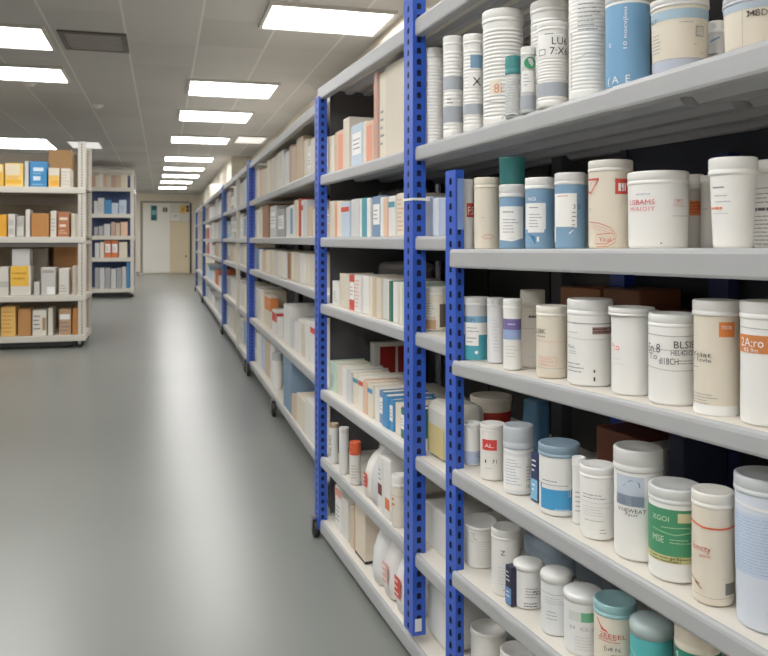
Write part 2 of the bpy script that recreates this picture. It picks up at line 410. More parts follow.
# ------------------------------------------------------------------ racks
class Rack:
    """front line from near-front corner O going away along Y_local; X_local goes into the rack"""
    def __init__(s, name, O, rz, label, group=None):
        s.O = O; s.rz = rz
        s.e = empty(name, (O[0], O[1], 0), rz); tag(s.e, label, 'shelving', group)
        s.n = (math.cos(rz), math.sin(rz)); s.a = (-math.sin(rz), math.cos(rz))     # into, away
    def pt(s, inn, away): return (s.O[0] + s.n[0] * inn + s.a[0] * away, s.O[1] + s.n[1] * inn + s.a[1] * away)
    def away_at(s, px, inn):
        k = (px - CX) / F
        p = s.pt(inn, 0); X0, d0 = w2c(*p); q = (p[0] + s.a[0], p[1] + s.a[1]); X1, d1 = w2c(*q)
        return (k * d0 - X0) / ((X1 - X0) - k * (d1 - d0))
    def depth(s, inn, away): return w2c(*s.pt(inn, away))[1]
    def px(s, inn, away):
        X, d = w2c(*s.pt(inn, away)); return CX + F * X / d

    def post(s, away, z0, z1, inn=0.0, m=None, front=0.062, side=0.038, holes=True):
        """angle upright, corner at the near front edge, two columns of slots"""
        m = m or BLUE
        mb = MB(); t = 0.003; pitch = 0.036
        def flange(pmap, w):
            if not holes:
                mb.quad(pmap(0, z0), pmap(w, z0), pmap(w, z1), pmap(0, z1)); return
            n = int((z1 - z0) / pitch); c = w * 0.52; hw = min(0.0075, w * 0.2)
            zt = z0 + n * pitch
            if zt < z1: mb.quad(pmap(0, zt), pmap(w, zt), pmap(w, z1), pmap(0, z1))
            for k in range(n):
                b = z0 + k * pitch; h0, h1 = b + 0.011, b + 0.026
                mb.quad(pmap(0, b), pmap(c - hw, b), pmap(c - hw, b + pitch), pmap(0, b + pitch))
                mb.quad(pmap(c + hw, b), pmap(w, b), pmap(w, b + pitch), pmap(c + hw, b + pitch))
                mb.quad(pmap(c - hw, b), pmap(c + hw, b), pmap(c + hw, h0), pmap(c - hw, h0))
                # tapered top of the slot
                mb.poly([pmap(c - hw, h1), pmap(c - hw * 0.45, h1 + 0.004), pmap(c + hw * 0.45, h1 + 0.004), pmap(c + hw, h1), pmap(c + hw, b + pitch), pmap(c - hw, b + pitch)])
        flange(lambda u, z: (0, away + u, z), front)
        flange(lambda u, z: (u, away, z), side)
        # dark lining added as painted shade behind the slots; returns and rolled lips
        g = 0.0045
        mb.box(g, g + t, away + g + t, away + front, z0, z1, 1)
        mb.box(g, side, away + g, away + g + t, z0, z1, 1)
        mb.box(0, g + t + 0.012, away + front, away + front + t, z0, z1, 0)
        mb.box(side, side + t, away, away + g + t + 0.012, z0, z1, 0)
        mb.quad((0, away, z1), (side, away, z1), (side, away + g + t, z1), (0, away + g + t, z1), 0)
        return mb.obj('post', [m, DARKHOLE], s.e, loc=(inn, 0, 0))

    def shelf(s, y0, y1, z, depth=0.55, lip=0.05, inn=0.0, z_near=None, m=None, top=None, ribs=True, ins=0.009, under=None):
        """sheet-steel shelf: deck, rolled front edge and ribbed underside; z = deck height"""
        zn = z if z_near is None else z_near
        sl = (zn - z) / (y1 - y0)        # height gained toward the near end
        def Z(y): return (y1 - y) * sl
        o = bpy.data.objects
        e = MB()
        deck = MB()
        x0 = inn + ins
        prof = [(x0 + 0.012, -0.004), (x0 + 0.012, 0.0), (inn + depth, 0.0), (inn + depth, -0.008), (inn + depth - 0.004, -0.008), (inn + depth - 0.004, -0.004)]
        nseg = 6
        def ext(mb, prof, y0, y1, mi=0):
            k = len(prof); n = len(mb.v)
            for yy in (y0, y1):
                mb.v += [(x, yy, q + Z(yy)) for x, q in prof]
            for i in range(k):
                j = (i + 1) % k
                mb.f.append((n + i, n + k + i, n + k + j, n + j)); mb.m.append(mi); mb.sm.append(False)
            mb.f.append(tuple(n + i for i in range(k))); mb.m.append(mi); mb.sm.append(False)
            mb.f.append(tuple(n + k + i for i in range(k))[::-1]); mb.m.append(mi); mb.sm.append(False)
        ext(deck, prof, y0, y1, 0)
        if ribs:
            w = (depth - 0.06) / 6
            for r in range(6):
                xa = inn + 0.045 + r * w
                ext(deck, [(xa, -0.0045), (xa + w * 0.55, -0.0045), (xa + w * 0.42, -0.022), (xa + w * 0.13, -0.022)], y0 + 0.01, y1 - 0.01, 1)
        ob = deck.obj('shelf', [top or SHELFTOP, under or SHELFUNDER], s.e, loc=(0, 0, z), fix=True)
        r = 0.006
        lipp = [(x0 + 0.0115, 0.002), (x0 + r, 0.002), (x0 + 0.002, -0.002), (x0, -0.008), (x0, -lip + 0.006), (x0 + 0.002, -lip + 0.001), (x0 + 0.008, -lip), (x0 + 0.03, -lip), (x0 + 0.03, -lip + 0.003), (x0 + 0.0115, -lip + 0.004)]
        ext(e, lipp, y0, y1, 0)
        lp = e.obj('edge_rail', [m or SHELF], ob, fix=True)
        return ob

    def back(s, y0, y1, z0, z1, inn, m=BACK):
        mb = MB(); mb.box(inn, inn + 0.006, y0, y1, z0, z1)
        n = max(2, int((y1 - y0) / 0.5))
        for k in range(n + 1):
            y = y0 + (y1 - y0 - 0.03) * k / n
            mb.box(inn - 0.008, inn - 0.0005, y, y + 0.03, z0, z1)
        return mb.obj('back_panel', m, s.e)

    def beam(s, y0, y1, z, inn, h=0.05, m=None, name='rear_beam'):
        mb = MB(); mb.box(inn, inn + 0.02, y0, y1, z - h, z); mb.box(inn - 0.01, inn, y0, y1, z - h, z - h + 0.006)
        return mb.obj(name, m or BLUE, s.e)

    def caster(s, away, inn=0.04, r=0.045):
        mb = MB()
        n = 18
        for sgn in (1,):
            prof = [(0, -0.014), (r * 0.9, -0.014), (r, -0.009), (r, 0.009), (r * 0.9, 0.014), (0, 0.014)]
            mb.lathe(prof, n)
        w = mb.obj('caster', BLACKR, s.e, loc=(inn, away, r)); w.rotation_euler = (0, PI / 2, 0)
        f = MB(); f.box(-r * 0.5, r * 0.5, -r * 0.4, r * 0.4, 0.019, 0.023)   # fork
        f2 = MB()
        f2.box(-0.023, -0.018, -0.018, 0.018, -0.01, r + 0.012); f2.box(0.018, 0.023, -0.018, 0.018, -0.01, r + 0.012); f2.box(-0.023, 0.023, -0.02, 0.02, r + 0.012, r + 0.018)
        fo = f2.obj('fork', STEEL, w); fo.rotation_euler = (0, -PI / 2, 0)
        return w

# second rack (between the two tall posts) and its long upper shelves
pA = c2w((410.5 - CX) / F * 2.6, 2.6); pB = c2w((317.5 - CX) / F * 3.75, 3.75)
ux, uy = pA[0] - pB[0], pA[1] - pB[1]; ul = math.hypot(ux, uy); ux, uy = ux / ul, uy / ul
LEN = 3.22
near = (pB[0] + ux * LEN, pB[1] + uy * LEN)
rzA = math.atan2(ux, -uy)
R2 = Rack('shelving_unit', near, rzA, 'tall blue rack with perforated posts and overhanging top shelves, second along the aisle')
yB = LEN - 0.02; yA = LEN - ul - 0.02
yE = R2.away_at(449.5, 0.0)
R2Z = [1.70, 1.41, 1.10, 0.70, 0.385, 0.09]
R2.post(yA, 0.12, 2.2, front=0.078, side=0.042)
R2.post(yB, 0.05, 2.07, front=0.07)
R2.post(0.0, 0.0, 2.2)
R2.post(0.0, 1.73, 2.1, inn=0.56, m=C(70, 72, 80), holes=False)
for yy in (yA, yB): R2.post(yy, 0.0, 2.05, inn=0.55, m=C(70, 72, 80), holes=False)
R2.shelf(-0.01, LEN + 0.03, 2.115, 0.6, 0.056, ins=0.009)
yJ = R2.away_at(604, -0.01)
R2.shelf(yJ + 0.0015, LEN + 0.03, 1.70, 0.84, 0.044, ins=0.009)
R2.shelf(0.0, yJ - 0.0015, 1.70, 0.92, 0.047, ins=0.003)
for z in R2Z[1:-1]: R2.shelf(yE + 0.036, LEN + 0.03, z, 0.58, 0.042)
R2.shelf(yE + 0.036, LEN + 0.03, R2Z[-1], 0.58, 0.055)
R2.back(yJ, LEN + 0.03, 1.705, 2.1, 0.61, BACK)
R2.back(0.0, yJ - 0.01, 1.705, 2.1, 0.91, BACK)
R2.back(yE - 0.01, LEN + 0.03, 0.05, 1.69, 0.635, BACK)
mb = MB(); mb.box(0.07, 0.6, LEN + 0.032, LEN + 0.037, 0.1, 2.112); mb.obj('end_panel', BACK, R2.e)  # dark sheet added to stand in for the shade deep in the bay
R2.caster(yB + 0.05, 0.0, 0.04)
for z in (1.35, 1.05, 0.62): R2.beam(yA + 0.08, yB, z, 0.55, 0.05, C(88, 90, 96))
# white cable tie and white tag on the perforated post
mb = MB(); mb.box(-0.0035, 0.0455, yA - 0.0035, yA + 0.083, 1.528, 1.536); mb.box(0.045, 0.058, yA - 0.006, yA - 0.001, 1.526, 1.54)
mb.obj('cable_tie', WHITEP, R2.e)
mb = MB(); mb.box(0.008, 0.030, yA - 0.0025, yA - 0.0008, 0.135, 0.175); mb.obj('post_tag', C(222, 224, 228), R2.e)

# nearest rack
pE = c2w((455.5 - CX) / F * 2.27, 2.27)
rzF = math.radians(7.3)
L1 = 1.62
n1 = (pE[0] + math.sin(rzF) * L1, pE[1] - math.cos(rzF) * L1)
R1 = Rack('shelving_unit', n1, rzF, 'nearest blue rack stacked with white tubs and canisters on five grey shelves')
yE1 = L1
R1.post(yE1, 0.0, 1.60, front=0.058, side=0.024)
R1.post(0.0, 0.0, 1.60)
R1.post(yE1 - 0.09, 0.0, 1.60, inn=0.52, holes=False)
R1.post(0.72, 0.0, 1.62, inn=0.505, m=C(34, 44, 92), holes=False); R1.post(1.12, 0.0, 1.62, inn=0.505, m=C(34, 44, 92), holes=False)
R1Z = [1.372, 1.045, 0.745, 0.46, 0.16]
R1.shelf(0.04, yE1 - 0.003, 1.372, 0.55, 0.05, ins=-0.02, z_near=1.392)
R1.shelf(0.04, yE1 - 0.003, 1.057, 0.55, 0.039, z_near=1.105, ins=-0.012)
R1.shelf(0.04, yE1 - 0.003, 0.750, 0.55, 0.042, z_near=0.735, ins=-0.012)
R1.shelf(0.04, yE1 - 0.003, 0.462, 0.55, 0.042, ins=-0.012, z_near=0.47)
R1.shelf(0.04, yE1 - 0.003, 0.16, 0.55, 0.046, ins=-0.012)
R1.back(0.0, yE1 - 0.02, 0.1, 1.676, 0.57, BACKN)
mb = MB(); mb.box(0.006, 0.026, yE1 - 0.0022, yE1 - 0.0006, 1.43, 1.575); mb.obj('shelf_tag', C(120, 150, 214), R1.e)
def shelf_z(rack, i, away):
    if rack is R1:
        z0, zn = [(1.372, 1.392), (1.057, 1.105), (0.75, 0.735), (0.462, 0.47), (0.16, 0.16)][i]
        return z0 + (zn - z0) * (yE1 - away) / yE1
    return R2Z[i]

# ------------------------------------------------------------------ containers
def can_body(r, h, r2=None, ribs=0, rib_lo=0.06, rib_hi=0.94, amp=0.018):
    r2 = r2 or r
    P = [(0, 0.0), (r2 * 0.93, 0.0), (r2 * 0.985, 0.0025), (r2, 0.007)]
    if ribs:
        for k in range(ribs):
            za = h * (rib_lo + (rib_hi - rib_lo) * k / ribs); zb = h * (rib_lo + (rib_hi - rib_lo) * (k + 0.62) / ribs); zc = h * (rib_lo + (rib_hi - rib_lo) * (k + 0.8) / ribs)
            ra = r2 + (r - r2) * za / h
            P += [(ra, za), (ra, zb), (ra * (1 - amp), zb + 0.0004), (ra * (1 - amp), zc + (zc - zb) * 0.9)]
    P += [(r, h)]
    return P
def lid_prof(r, h, dish=True, knurl=0):
    P = [(r * 0.9, 0.0), (r, 0.0), (r * 1.012, h * 0.06), (r * 1.012, h * 0.24), (r * 0.985, h * 0.27), (r * 0.985, h * 0.33), (r, h * 0.36), (r, h * 0.86), (r * 0.985, h * 0.96), (r * 0.95, h)]
    if dish: P += [(r * 0.86, h), (r * 0.83, h - min(0.006, h * 0.3)), (0, h - min(0.005, h * 0.28))]
    else: P += [(0, h)]
    return P

def container(rack, shelf, p0, p1, ytop, label, name='canister', cat='canister', body=None, lid=None, lid_h=0.0, lid_k=1.03, bot=1.0, ribs=0, gap=0.02,
              dome=False, prn=None, lidname='lid', base_z=None, seed=1, group=None, flip=False, tilt=0.0, amp=0.018, pre=None, neck=0):
    """stand a round container so that it spans px p0..p1 with its rim at ytop"""
    pc = (p0 + p1) / 2; r = 0.05
    for _ in range(12):
        inn = r + gap; aw = rack.away_at(pc, inn); d = rack.depth(inn, aw); 
        dist = d * math.sqrt(1 + ((pc - CX) / F) ** 2)
        r = (p1 - p0) / 2 * d / F / math.sqrt(1 + ((pc - CX) / F) ** 2) / 1.0
    zb = shelf_z(rack, shelf, aw) + 0.0025 if base_z is None else base_z
    dd = d + r if ytop > CY else d - r
    zt = EYE + (CY - ytop) * dd / F
    h = max(zt - zb, 0.03)
    if rack is R2 and shelf == 0: h = min(h, 2.052 - zb)
    x, y = rack.pt(inn, aw)
    face = math.atan2(-y, -x)
    e = empty(name, (x, y, zb), face); tag(e, label, cat, group)
    e['_geo'] = (r, h)
    hl = lid_h * h
    rb = r / (lid_k if lid else 1.0)
    mb = MB()
    hb = h - hl if lid else h
    mb.lathe(can_body(rb, hb, rb * bot, ribs, amp=amp) + ([] if lid else [(rb * 0.9, hb), (rb * 0.88, hb - 0.006), (0, hb - 0.006)]), 44)
    bo = mb.obj('body', body or WHITEP, e)
    if lid:
        mb = MB()
        if dome:
            P = [(r * 0.9, 0.0), (r, 0.0), (r, hl * 0.5)] + [(r * (0.12 + 0.88 * math.cos(q * PI / 14)), hl * (0.5 + 0.5 * math.sin(q * PI / 14))) for q in range(1, 7)] + [(0, hl)]
        else: P = lid_prof(r, hl)
        mb.lathe(P, 44)
        lo = mb.obj(lidname, lid, e, loc=(0, 0, hb))
        if tilt: lo.rotation_euler = (0.0, -tilt, 0.0); lo.location.z += rb * math.sin(tilt) * 0.9
        if flip:
            mb = MB(); mb.box(r * 0.9, r * 1.14, -r * 0.28, r * 0.28, hl * 0.35, hl * 0.62)
            t = mb.obj('tab', lid, lo); t.rotation_euler.z = PI * 0.62
    if prn:
        k = bot
        def fm(s_, v, lift):
            vv = v * hb
            rr = rb * (k + (1 - k) * min(max(v, 0), 1)) + lift
            a = s_       # s_ is already an angle, positive = seen to the right
            return (rr * math.cos(a), rr * math.sin(a), vv)
        P = Print(lambda s_, v, lift: fm(s_, v, lift), 0.12)
        A = lambda f: math.asin(max(-1, min(1, f)))
        rng = random.Random(seed)
        for q in prn:
            k0 = q[0]
            if k0 == 'rect': P.rect(A(q[1]) if abs(q[1]) <= 1 else q[1], A(q[2]) if abs(q[2]) <= 1 else q[2], q[3], q[4], q[5], q[6] if len(q) > 6 else 0.0008)
            elif k0 == 'band':
                n = 44; i = P.mi(q[3])
                for kk in range(n):
                    a, b_ = 2 * PI * kk / n, 2 * PI * (kk + 1) / n
                    P.mb.quad(fm(a, q[1], .0006), fm(b_, q[1], .0006), fm(b_, q[2], .0006), fm(a, q[2], .0006), i, True)
            elif k0 == 'text':   # text, x frac, v, height frac, mat, width frac
                hgt = q[4]; a0 = A(q[2]); wd = (A(min(0.98, q[2] + q[6])) - a0) if len(q) > 6 else None
                vs, fs, w = glyph_tris(q[1]); i = P.mi(q[5]); n = len(P.mb.v)
                kx = (wd / w) if wd else hgt * hb / rb
                P.mb.v += [fm(a0 + gx * kx, q[3] + gy * hgt, 0.0018) for gx, gy in vs]
                for f in fs: P.mb.f.append(tuple(n + z_ for z_ in f)); P.mb.m.append(i); P.mb.sm.append(False)
            elif k0 == 'vtext':
                hgt = q[4]; a0 = A(q[2]); vs, fs, w = glyph_tris(q[1]); i = P.mi(q[5]); n = len(P.mb.v)
                P.mb.v += [fm(a0 - gy * hgt * hb / rb, q[3] + gx * q[6] / w, 0.0018) for gx, gy in vs]
                for f in fs: P.mb.f.append(tuple(n + z_ for z_ in f)); P.mb.m.append(i); P.mb.sm.append(False)
            elif k0 == 'lines': P.lines(A(q[1]), A(q[2]), q[3], q[4], q[5], q[6], rng, q[7] if len(q) > 7 else 0.3)
            elif k0 == 'frame':
                a, b_ = A(q[1]), A(q[2]); tv = q[6]; ta = tv * hb / rb
                P.rect(a, b_, q[3], q[3] + tv, q[5], .0014); P.rect(a, b_, q[4] - tv, q[4], q[5], .0014)
                P.rect(a, a + ta, q[3], q[4], q[5], .0014); P.rect(b_ - ta, b_, q[3], q[4], q[5], .0014)
            elif k0 == 'tri': P.tri([(A(a), v_) for a, v_ in q[1]], q[2], 0.0016)
            elif k0 == 'curve': P.curve([(A(a), v_ ) for a, v_ in q[1]], q[2], q[3], 0.0016)
            elif k0 == 'disc':
                cx_, cv, rr_ = A(q[1]), q[2], q[3]
                P.tri([(cx_ + rr_ * hb / rb * math.cos(t * PI / 10), cv + rr_ * math.sin(t * PI / 10)) for t in range(20)], q[4], 0.0016)
        P.obj('label_lettering', e)
    return e

# ---- colours of the prints
LB = C(120, 158, 192); SKY = C(104, 156, 200); TEAL = C(52, 140, 152); DTEAL = C(38, 112, 112); GREEN = C(62, 140, 98); WL = C(244, 243, 240)
LG = C(202, 204, 206); GB = C(166, 172, 182); NAVY = C(34, 44, 84); ORANGE = C(222, 126, 58); CRL = C(240, 230, 212); PURP = C(112, 100, 160)
LIDG = C(222, 222, 220, 0.35); LIDB = C(134, 160, 180, 0.35); LIDT = C(150, 194, 200, 0.3)
N = lambda *a, **k: container(*a, **k)

# row 1 : overhanging shelf of the second rack
T = (R2, 0)
N(*T, 423, 444.5, 47, 'narrow white ribbed tub beside the tall blue post, top shelf', 'ribbed_tub', 'tub', ribs=24, body=WHITEP, lid=LIDG, lid_h=0.1, gap=0.048)
N(*T, 443, 464, 35, 'white ribbed tub with two grey bands, second from the tall blue post, top shelf', 'ribbed_tub', 'tub', ribs=22, lid=WHITEP, lid_h=0.09,
  prn=[('band', 0.17, 0.34, GB), ('band', 0.52, 0.66, GB), ('lines', -0.6, 0.1, 0.36, 0.44, 2, INK)])
N(*T, 463, 484, 33, 'white ribbed tub with a blue square sticker and grey band, top shelf', 'ribbed_tub', 'tub', ribs=22, lid=WHITEP, lid_h=0.1,
  prn=[('band', 0.2, 0.32, GB), ('rect', -0.3, 0.85, 0.72, 0.87, LB), ('rect', -0.5, 0.9, 0.5, 0.66, WL), ('text', 'X', -0.1, 0.52, 0.1, INK), ('text', '=:', 0.2, 0.53, 0.06, INK)])
N(*T, 482, 524, 7, 'tall wide white ribbed tub with peach mark and teal patch, top shelf', 'ribbed_tub', 'tub', ribs=24, lid=WHITEP, lid_h=0.11, bot=0.97,
  prn=[('rect', -0.65, -0.1, 0.3, 0.44, CRL), ('text', '8i', -0.45, 0.31, 0.09, PEACH), ('tri', [(-0.1, 0.06), (0.5, 0.06), (0.5, 0.2)], GB), ('curve', [(-0.9, 0.24), (-0.3, 0.22), (0.5, 0.2)], 0.006, INKG)])
N(*T, 505, 521.5, 55, 'small grey ribbed pot with a teal collar before the wide ribbed tub', 'ribbed_pot', 'pot', ribs=14, body=C(204, 206, 206), lid=C(56, 138, 138), lid_h=0.3, gap=0.004)
N(*T, 520.5, 536, 46, 'small ribbed pot with a green dot sticker and white label, top shelf', 'ribbed_pot', 'pot', ribs=16, body=C(206, 208, 208), lid=WHITEP, lid_h=0.12, gap=0.004,
  prn=[('disc', 0.25, 0.85, 0.1, C(30, 140, 90)), ('rect', -0.85, 0.8, 0.36, 0.72, WL), ('lines', -0.6, 0.3, 0.45, 0.68, 4, INKG), ('band', 0.06, 0.3, GB)])
N(*T, 530, 570, -2, 'very tall white ribbed tub with blue label standing behind the small pots', 'ribbed_tub', 'tub', ribs=26, lid=WHITEP, lid_h=0.1, gap=0.085,
  prn=[('rect', -0.2, 0.8, 0.62, 0.72, LB), ('rect', 0.05, 0.3, 0.63, 0.71, C(60, 110, 170))])
N(*T, 537, 568, 20, 'white ribbed canister with black lettering, in front of the very tall tub', 'ribbed_canister', 'canister', ribs=22, lid=WHITEP, lid_h=0.1, gap=0.004,
  prn=[('rect', -0.95, 0.95, 0.64, 0.92, WL), ('text', 'LU6', -0.1, 0.8, 0.1, INK), ('text', '7:X6', -0.2, 0.67, 0.1, INK), ('frame', -0.85, -0.45, 0.67, 0.75, INK, 0.008), ('lines', -0.5, 0.4, 0.92, 0.97, 1, INK), ('band', 0.14, 0.32, GB)])
N(*T, 568, 608, -28, 'tallest white ribbed tub, next to the plain blue bottle, top shelf', 'ribbed_tub', 'tub', ribs=26, amp=0.006, lid=WHITEP, lid_h=0.1, gap=0.02,
  prn=[('vtext', 'vnw.tnts.mn.ns', -0.78, 0.1, 0.03, INKG, 0.5), ('lines', -0.5, 0.7, 0.6, 0.86, 7, INKG), ('curve', [(-0.7, 0.34), (0, 0.4), (0.8, 0.38)], 0.004, INKG)])
N(*T, 605, 650, -22, 'sky blue canister with white lettering and grey cap, top shelf', 'canister', 'canister', body=C(112, 164, 206), lid=C(176, 182, 188), lid_h=0.2, lid_k=1.01,
  prn=[('vtext', '10 nocvjlou', -0.02, 0.42, 0.045, WL, 0.5), ('text', 'E', -0.78, 0.48, 0.05, WL), ('text', '( A  E', -0.85, 0.05, 0.09, WL), ('band', 0.97, 0.999, WL)])
N(*T, 650, 709, -6, 'wide cream tub with a blue speckled band under its rim, top shelf', 'tub', 'tub', body=CREAMP, lid=C(222, 222, 220), lid_h=0.13, bot=0.95,
  prn=[('band', 0.8, 0.95, C(158, 186, 204)), ('text', 'XCT', -0.97, 0.78, 0.07, INK), ('band', 0.0, 0.19, C(178, 186, 204)), ('lines', 0.0, 0.7, 0.72, 0.76, 1, INKG), ('frame', 0.55, 0.8, 0.52, 0.68, INKG, 0.012), ('lines', 0.56, 0.8, 0.53, 0.67, 5, INKG),
       ('lines', -0.93, -0.6, 0.3, 0.62, 6, INKG), ('lines', 0.5, 0.62, 0.38, 0.42, 1, INK), ('lines', 0.7, 0.8, 0.26, 0.29, 1, INK), ('band', 0.19, 0.198, INKG)], gap=0.015)
N(*T, 707, 725, 20, 'small white pot with grey print tucked behind the wide tubs, top shelf', 'pot', 'pot', body=C(214, 214, 214), lid=WHITEP, lid_h=0.2, gap=0.14, prn=[('lines', -0.8, 0.7, 0.1, 0.6, 4, INK), ('curve', [(-0.6, 0.8), (0.4, 0.88)], 0.04, LB)])
N(*T, 722, 792, -12, 'cream tub with a dark scribble mark, cut by the frame, top shelf', 'tub', 'tub', body=CREAMP, lid=C(196, 200, 208), lid_h=0.18, bot=0.96,
  prn=[('band', 0.84, 0.99, C(176, 190, 206)), ('text', 'MBD', -0.28, 0.66, 0.14, INK), ('curve', [(-0.42, 0.0), (-0.42, 0.84)], 0.012, INKG), ('curve', [(-0.3, 0.78), (0.05, 0.66)], 0.02, INK), ('curve', [(-0.3, 0.66), (0.05, 0.8)], 0.02, INK)], gap=0.015)

# row 2
T = (R1, 0)
N(*T, 459.5, 474, 179, 'narrow white canister with a red square sign, beside the short blue post', body=WHITEP, lid=WHITEP, lid_h=0.09, gap=0.034,
  prn=[('rect', 0.0, 0.97, 0.5, 0.72, RED), ('text', 'F:S', 0.1, 0.54, 0.13, WL, 0.75)])
N(*T, 474, 499.5, 177, 'plain cream canister with a faint oval mark, second on the upper shelf', body=CREAMP, lid=CREAMP, lid_h=0.15, lid_k=1.02,
  prn=[('curve', [(-0.4, 0.2), (-0.1, 0.235), (0.3, 0.24), (0.6, 0.2), (0.2, 0.165), (-0.2, 0.17), (-0.4, 0.2)], 0.01, PEACH), ('lines', -0.4, 0.0, 0.5, 0.53, 1, INKG)])
e3 = N(*T, 499, 525.5, 184, 'blue canister with white label carrying a teal cup on its lid', body=LB, lid=C(222, 222, 222), lid_h=0.2, lid_k=1.02,
  prn=[('rect', -0.93, 0.8, 0.2, 0.82, WL), ('curve', [(-0.9, 0.2), (0.0, 0.17), (0.78, 0.24)], 0.05, WL), ('lines', -0.7, 0.6, 0.68, 0.76, 1, INK), ('lines', -0.7, 0.6, 0.3, 0.6, 5, INKG)])
N(*T, 525, 554.5, 177, 'blue canister with a rounded white label, right beside the teal-cup one', body=LB, lid=WL, lid_h=0.16, lid_k=1.02,
  prn=[('text', 'NGI', -0.75, 0.8, 0.06, WL), ('rect', -0.93, 0.4, 0.32, 0.76, WL), ('rect', -0.8, 0.3, 0.27, 0.34, WL), ('lines', -0.7, 0.3, 0.66, 0.72, 1, INK), ('lines', -0.7, 0.25, 0.35, 0.6, 5, INKG), ('tri', [(-0.99, 0.08), (-0.3, 0.08), (-0.3, 0.2), (-0.7, 0.25), (-0.99, 0.25)], C(52, 118, 160)), ('rect', -0.2, -0.05, 0.12, 0.2, WL)])
N(*T, 554.5, 586, 172, 'blue canister with slanting white label and red line of print', body=LB, lid=C(222, 222, 222), lid_h=0.16, lid_k=1.01,
  prn=[('rect', -0.95, 0.4, 0.34, 0.86, WL), ('tri', [(-0.95, 0.34), (-0.95, 0.1), (0.0, 0.24), (0.4, 0.34)], WL), ('lines', -0.8, 0.35, 0.8, 0.85, 1, RED), ('text', '3 S', 0.15, 0.62, 0.07, INK), ('lines', 0.1, 0.4, 0.28, 0.6, 5, INK)])
N(*T, 572, 590, 174, 'grey narrow canister tucked behind, between blue and cream canisters', body=C(150, 166, 180), lid=C(196, 198, 194), lid_h=0.14, gap=0.13, prn=[('lines', -0.4, 0.8, 0.1, 0.5, 5, INKG)])
N(*T, 588, 633, 159, 'cream canister with red triangle, red square and arched red logo', body=CREAMP, lid=C(226, 222, 214), lid_h=0.13, lid_k=1.015,
  prn=[('curve', [(-0.97, 0.9), (-0.5, 0.9), (-0.85, 0.72), (-0.97, 0.75)], 0.022, RED), ('text', '!', -0.86, 0.8, 0.07, RED), ('rect', 0.2, 0.86, 0.7, 0.9, RED), ('rect', 0.34, 0.66, 0.74, 0.84, WL), ('text', 'a', 0.42, 0.75, 0.06, RED),
       ('curve', [(-0.95, 0.35), (-0.5, 0.33), (0.0, 0.27), (0.25, 0.17), (0.2, 0.08), (-0.1, 0.03), (-0.6, 0.02)], 0.008, RED), ('curve', [(-0.95, 0.28), (-0.4, 0.24), (0.1, 0.19)], 0.005, PEACH), ('curve', [(-0.95, 0.31), (-0.3, 0.27), (0.15, 0.22)], 0.005, PEACH),
       ('curve', [(-0.6, 0.18), (0.1, 0.2), (0.2, 0.13), (-0.2, 0.06), (-0.65, 0.06), (-0.6, 0.18)], 0.008, RED), ('text', 'Yical', -0.5, 0.09, 0.06, RED), ('text', 'g-', -0.9, 0.5, 0.04, INKG)])
N(*T, 627, 689, 170, 'wide white tub with two lines of red lettering', 'tub', 'tub', body=WHITEP, lid=WHITEP, lid_h=0.17, lid_k=1.015, bot=0.98,
  prn=[('lines', -0.7, 0.1, 0.82, 0.88, 1, C(170, 170, 200)), ('text', 'LGBAMS', -0.9, 0.68, 0.085, C(214, 70, 92), 0.8), ('text', 'MVA1O1Y', -0.88, 0.58, 0.07, C(214, 70, 92), 0.78), ('text', 'CBE3', 0.5, 0.71, 0.05, RED), ('lines', 0.48, 0.86, 0.64, 0.7, 2, RED), ('curve', [(0.45, 0.5), (0.95, 0.5)], 0.006, INKG), ('disc', 0.1, 0.08, 0.012, INK)])
N(*T, 682, 704, 174, 'plain white canister with a red patch, behind the wide white tub', body=C(214, 208, 200), lid=C(222, 218, 210), lid_h=0.2, gap=0.17,
  prn=[('rect', -0.3, 0.9, 0.55, 0.8, ORANGE), ('lines', -0.2, 0.85, 0.58, 0.78, 4, RED, 0.6)])
N(*T, 700, 722, 175, 'plain pale canister wedged between the wide tub and the tapered cup', body=C(220, 216, 210), lid=C(228, 224, 218), lid_h=0.12, gap=0.17, prn=[('lines', -0.7, 0.0, 0.6, 0.63, 1, RED)])
N(*T, 708, 758, 156, 'tall tapered white cup with a raised lid and orange line of print', 'lidded_cup', 'cup', body=WHITEP, lid=WHITEP, lid_h=0.19, lid_k=1.06, bot=0.86, gap=0.015,
  prn=[('lines', -0.85, 0.0, 0.8, 0.86, 1, INK), ('lines', -0.8, 0.0, 0.7, 0.73, 1, INKG), ('lines', -0.8, 0.0, 0.62, 0.65, 1, INKG), ('lines', -0.95, 0.1, 0.51, 0.57, 1, C(226, 120, 70), 0.7), ('lines', -0.9, 0.3, 0.46, 0.48, 1, INKG)])
N(*T, 752, 808, 158, 'white tub covered in dark lines of text, behind the tapered cup', 'tub', 'tub', body=WHITEP, lid=WHITEP, lid_h=0.2, gap=0.12,
  prn=[('lines', -0.98, 0.6, 0.62, 0.8, 3, INKG), ('lines', -0.98, 0.5, 0.5, 0.58, 1, INK, 0.7), ('lines', -0.98, 0.6, 0.03, 0.48, 8, INK, 0.25), ('band', 0.84, 0.85, INKG)])

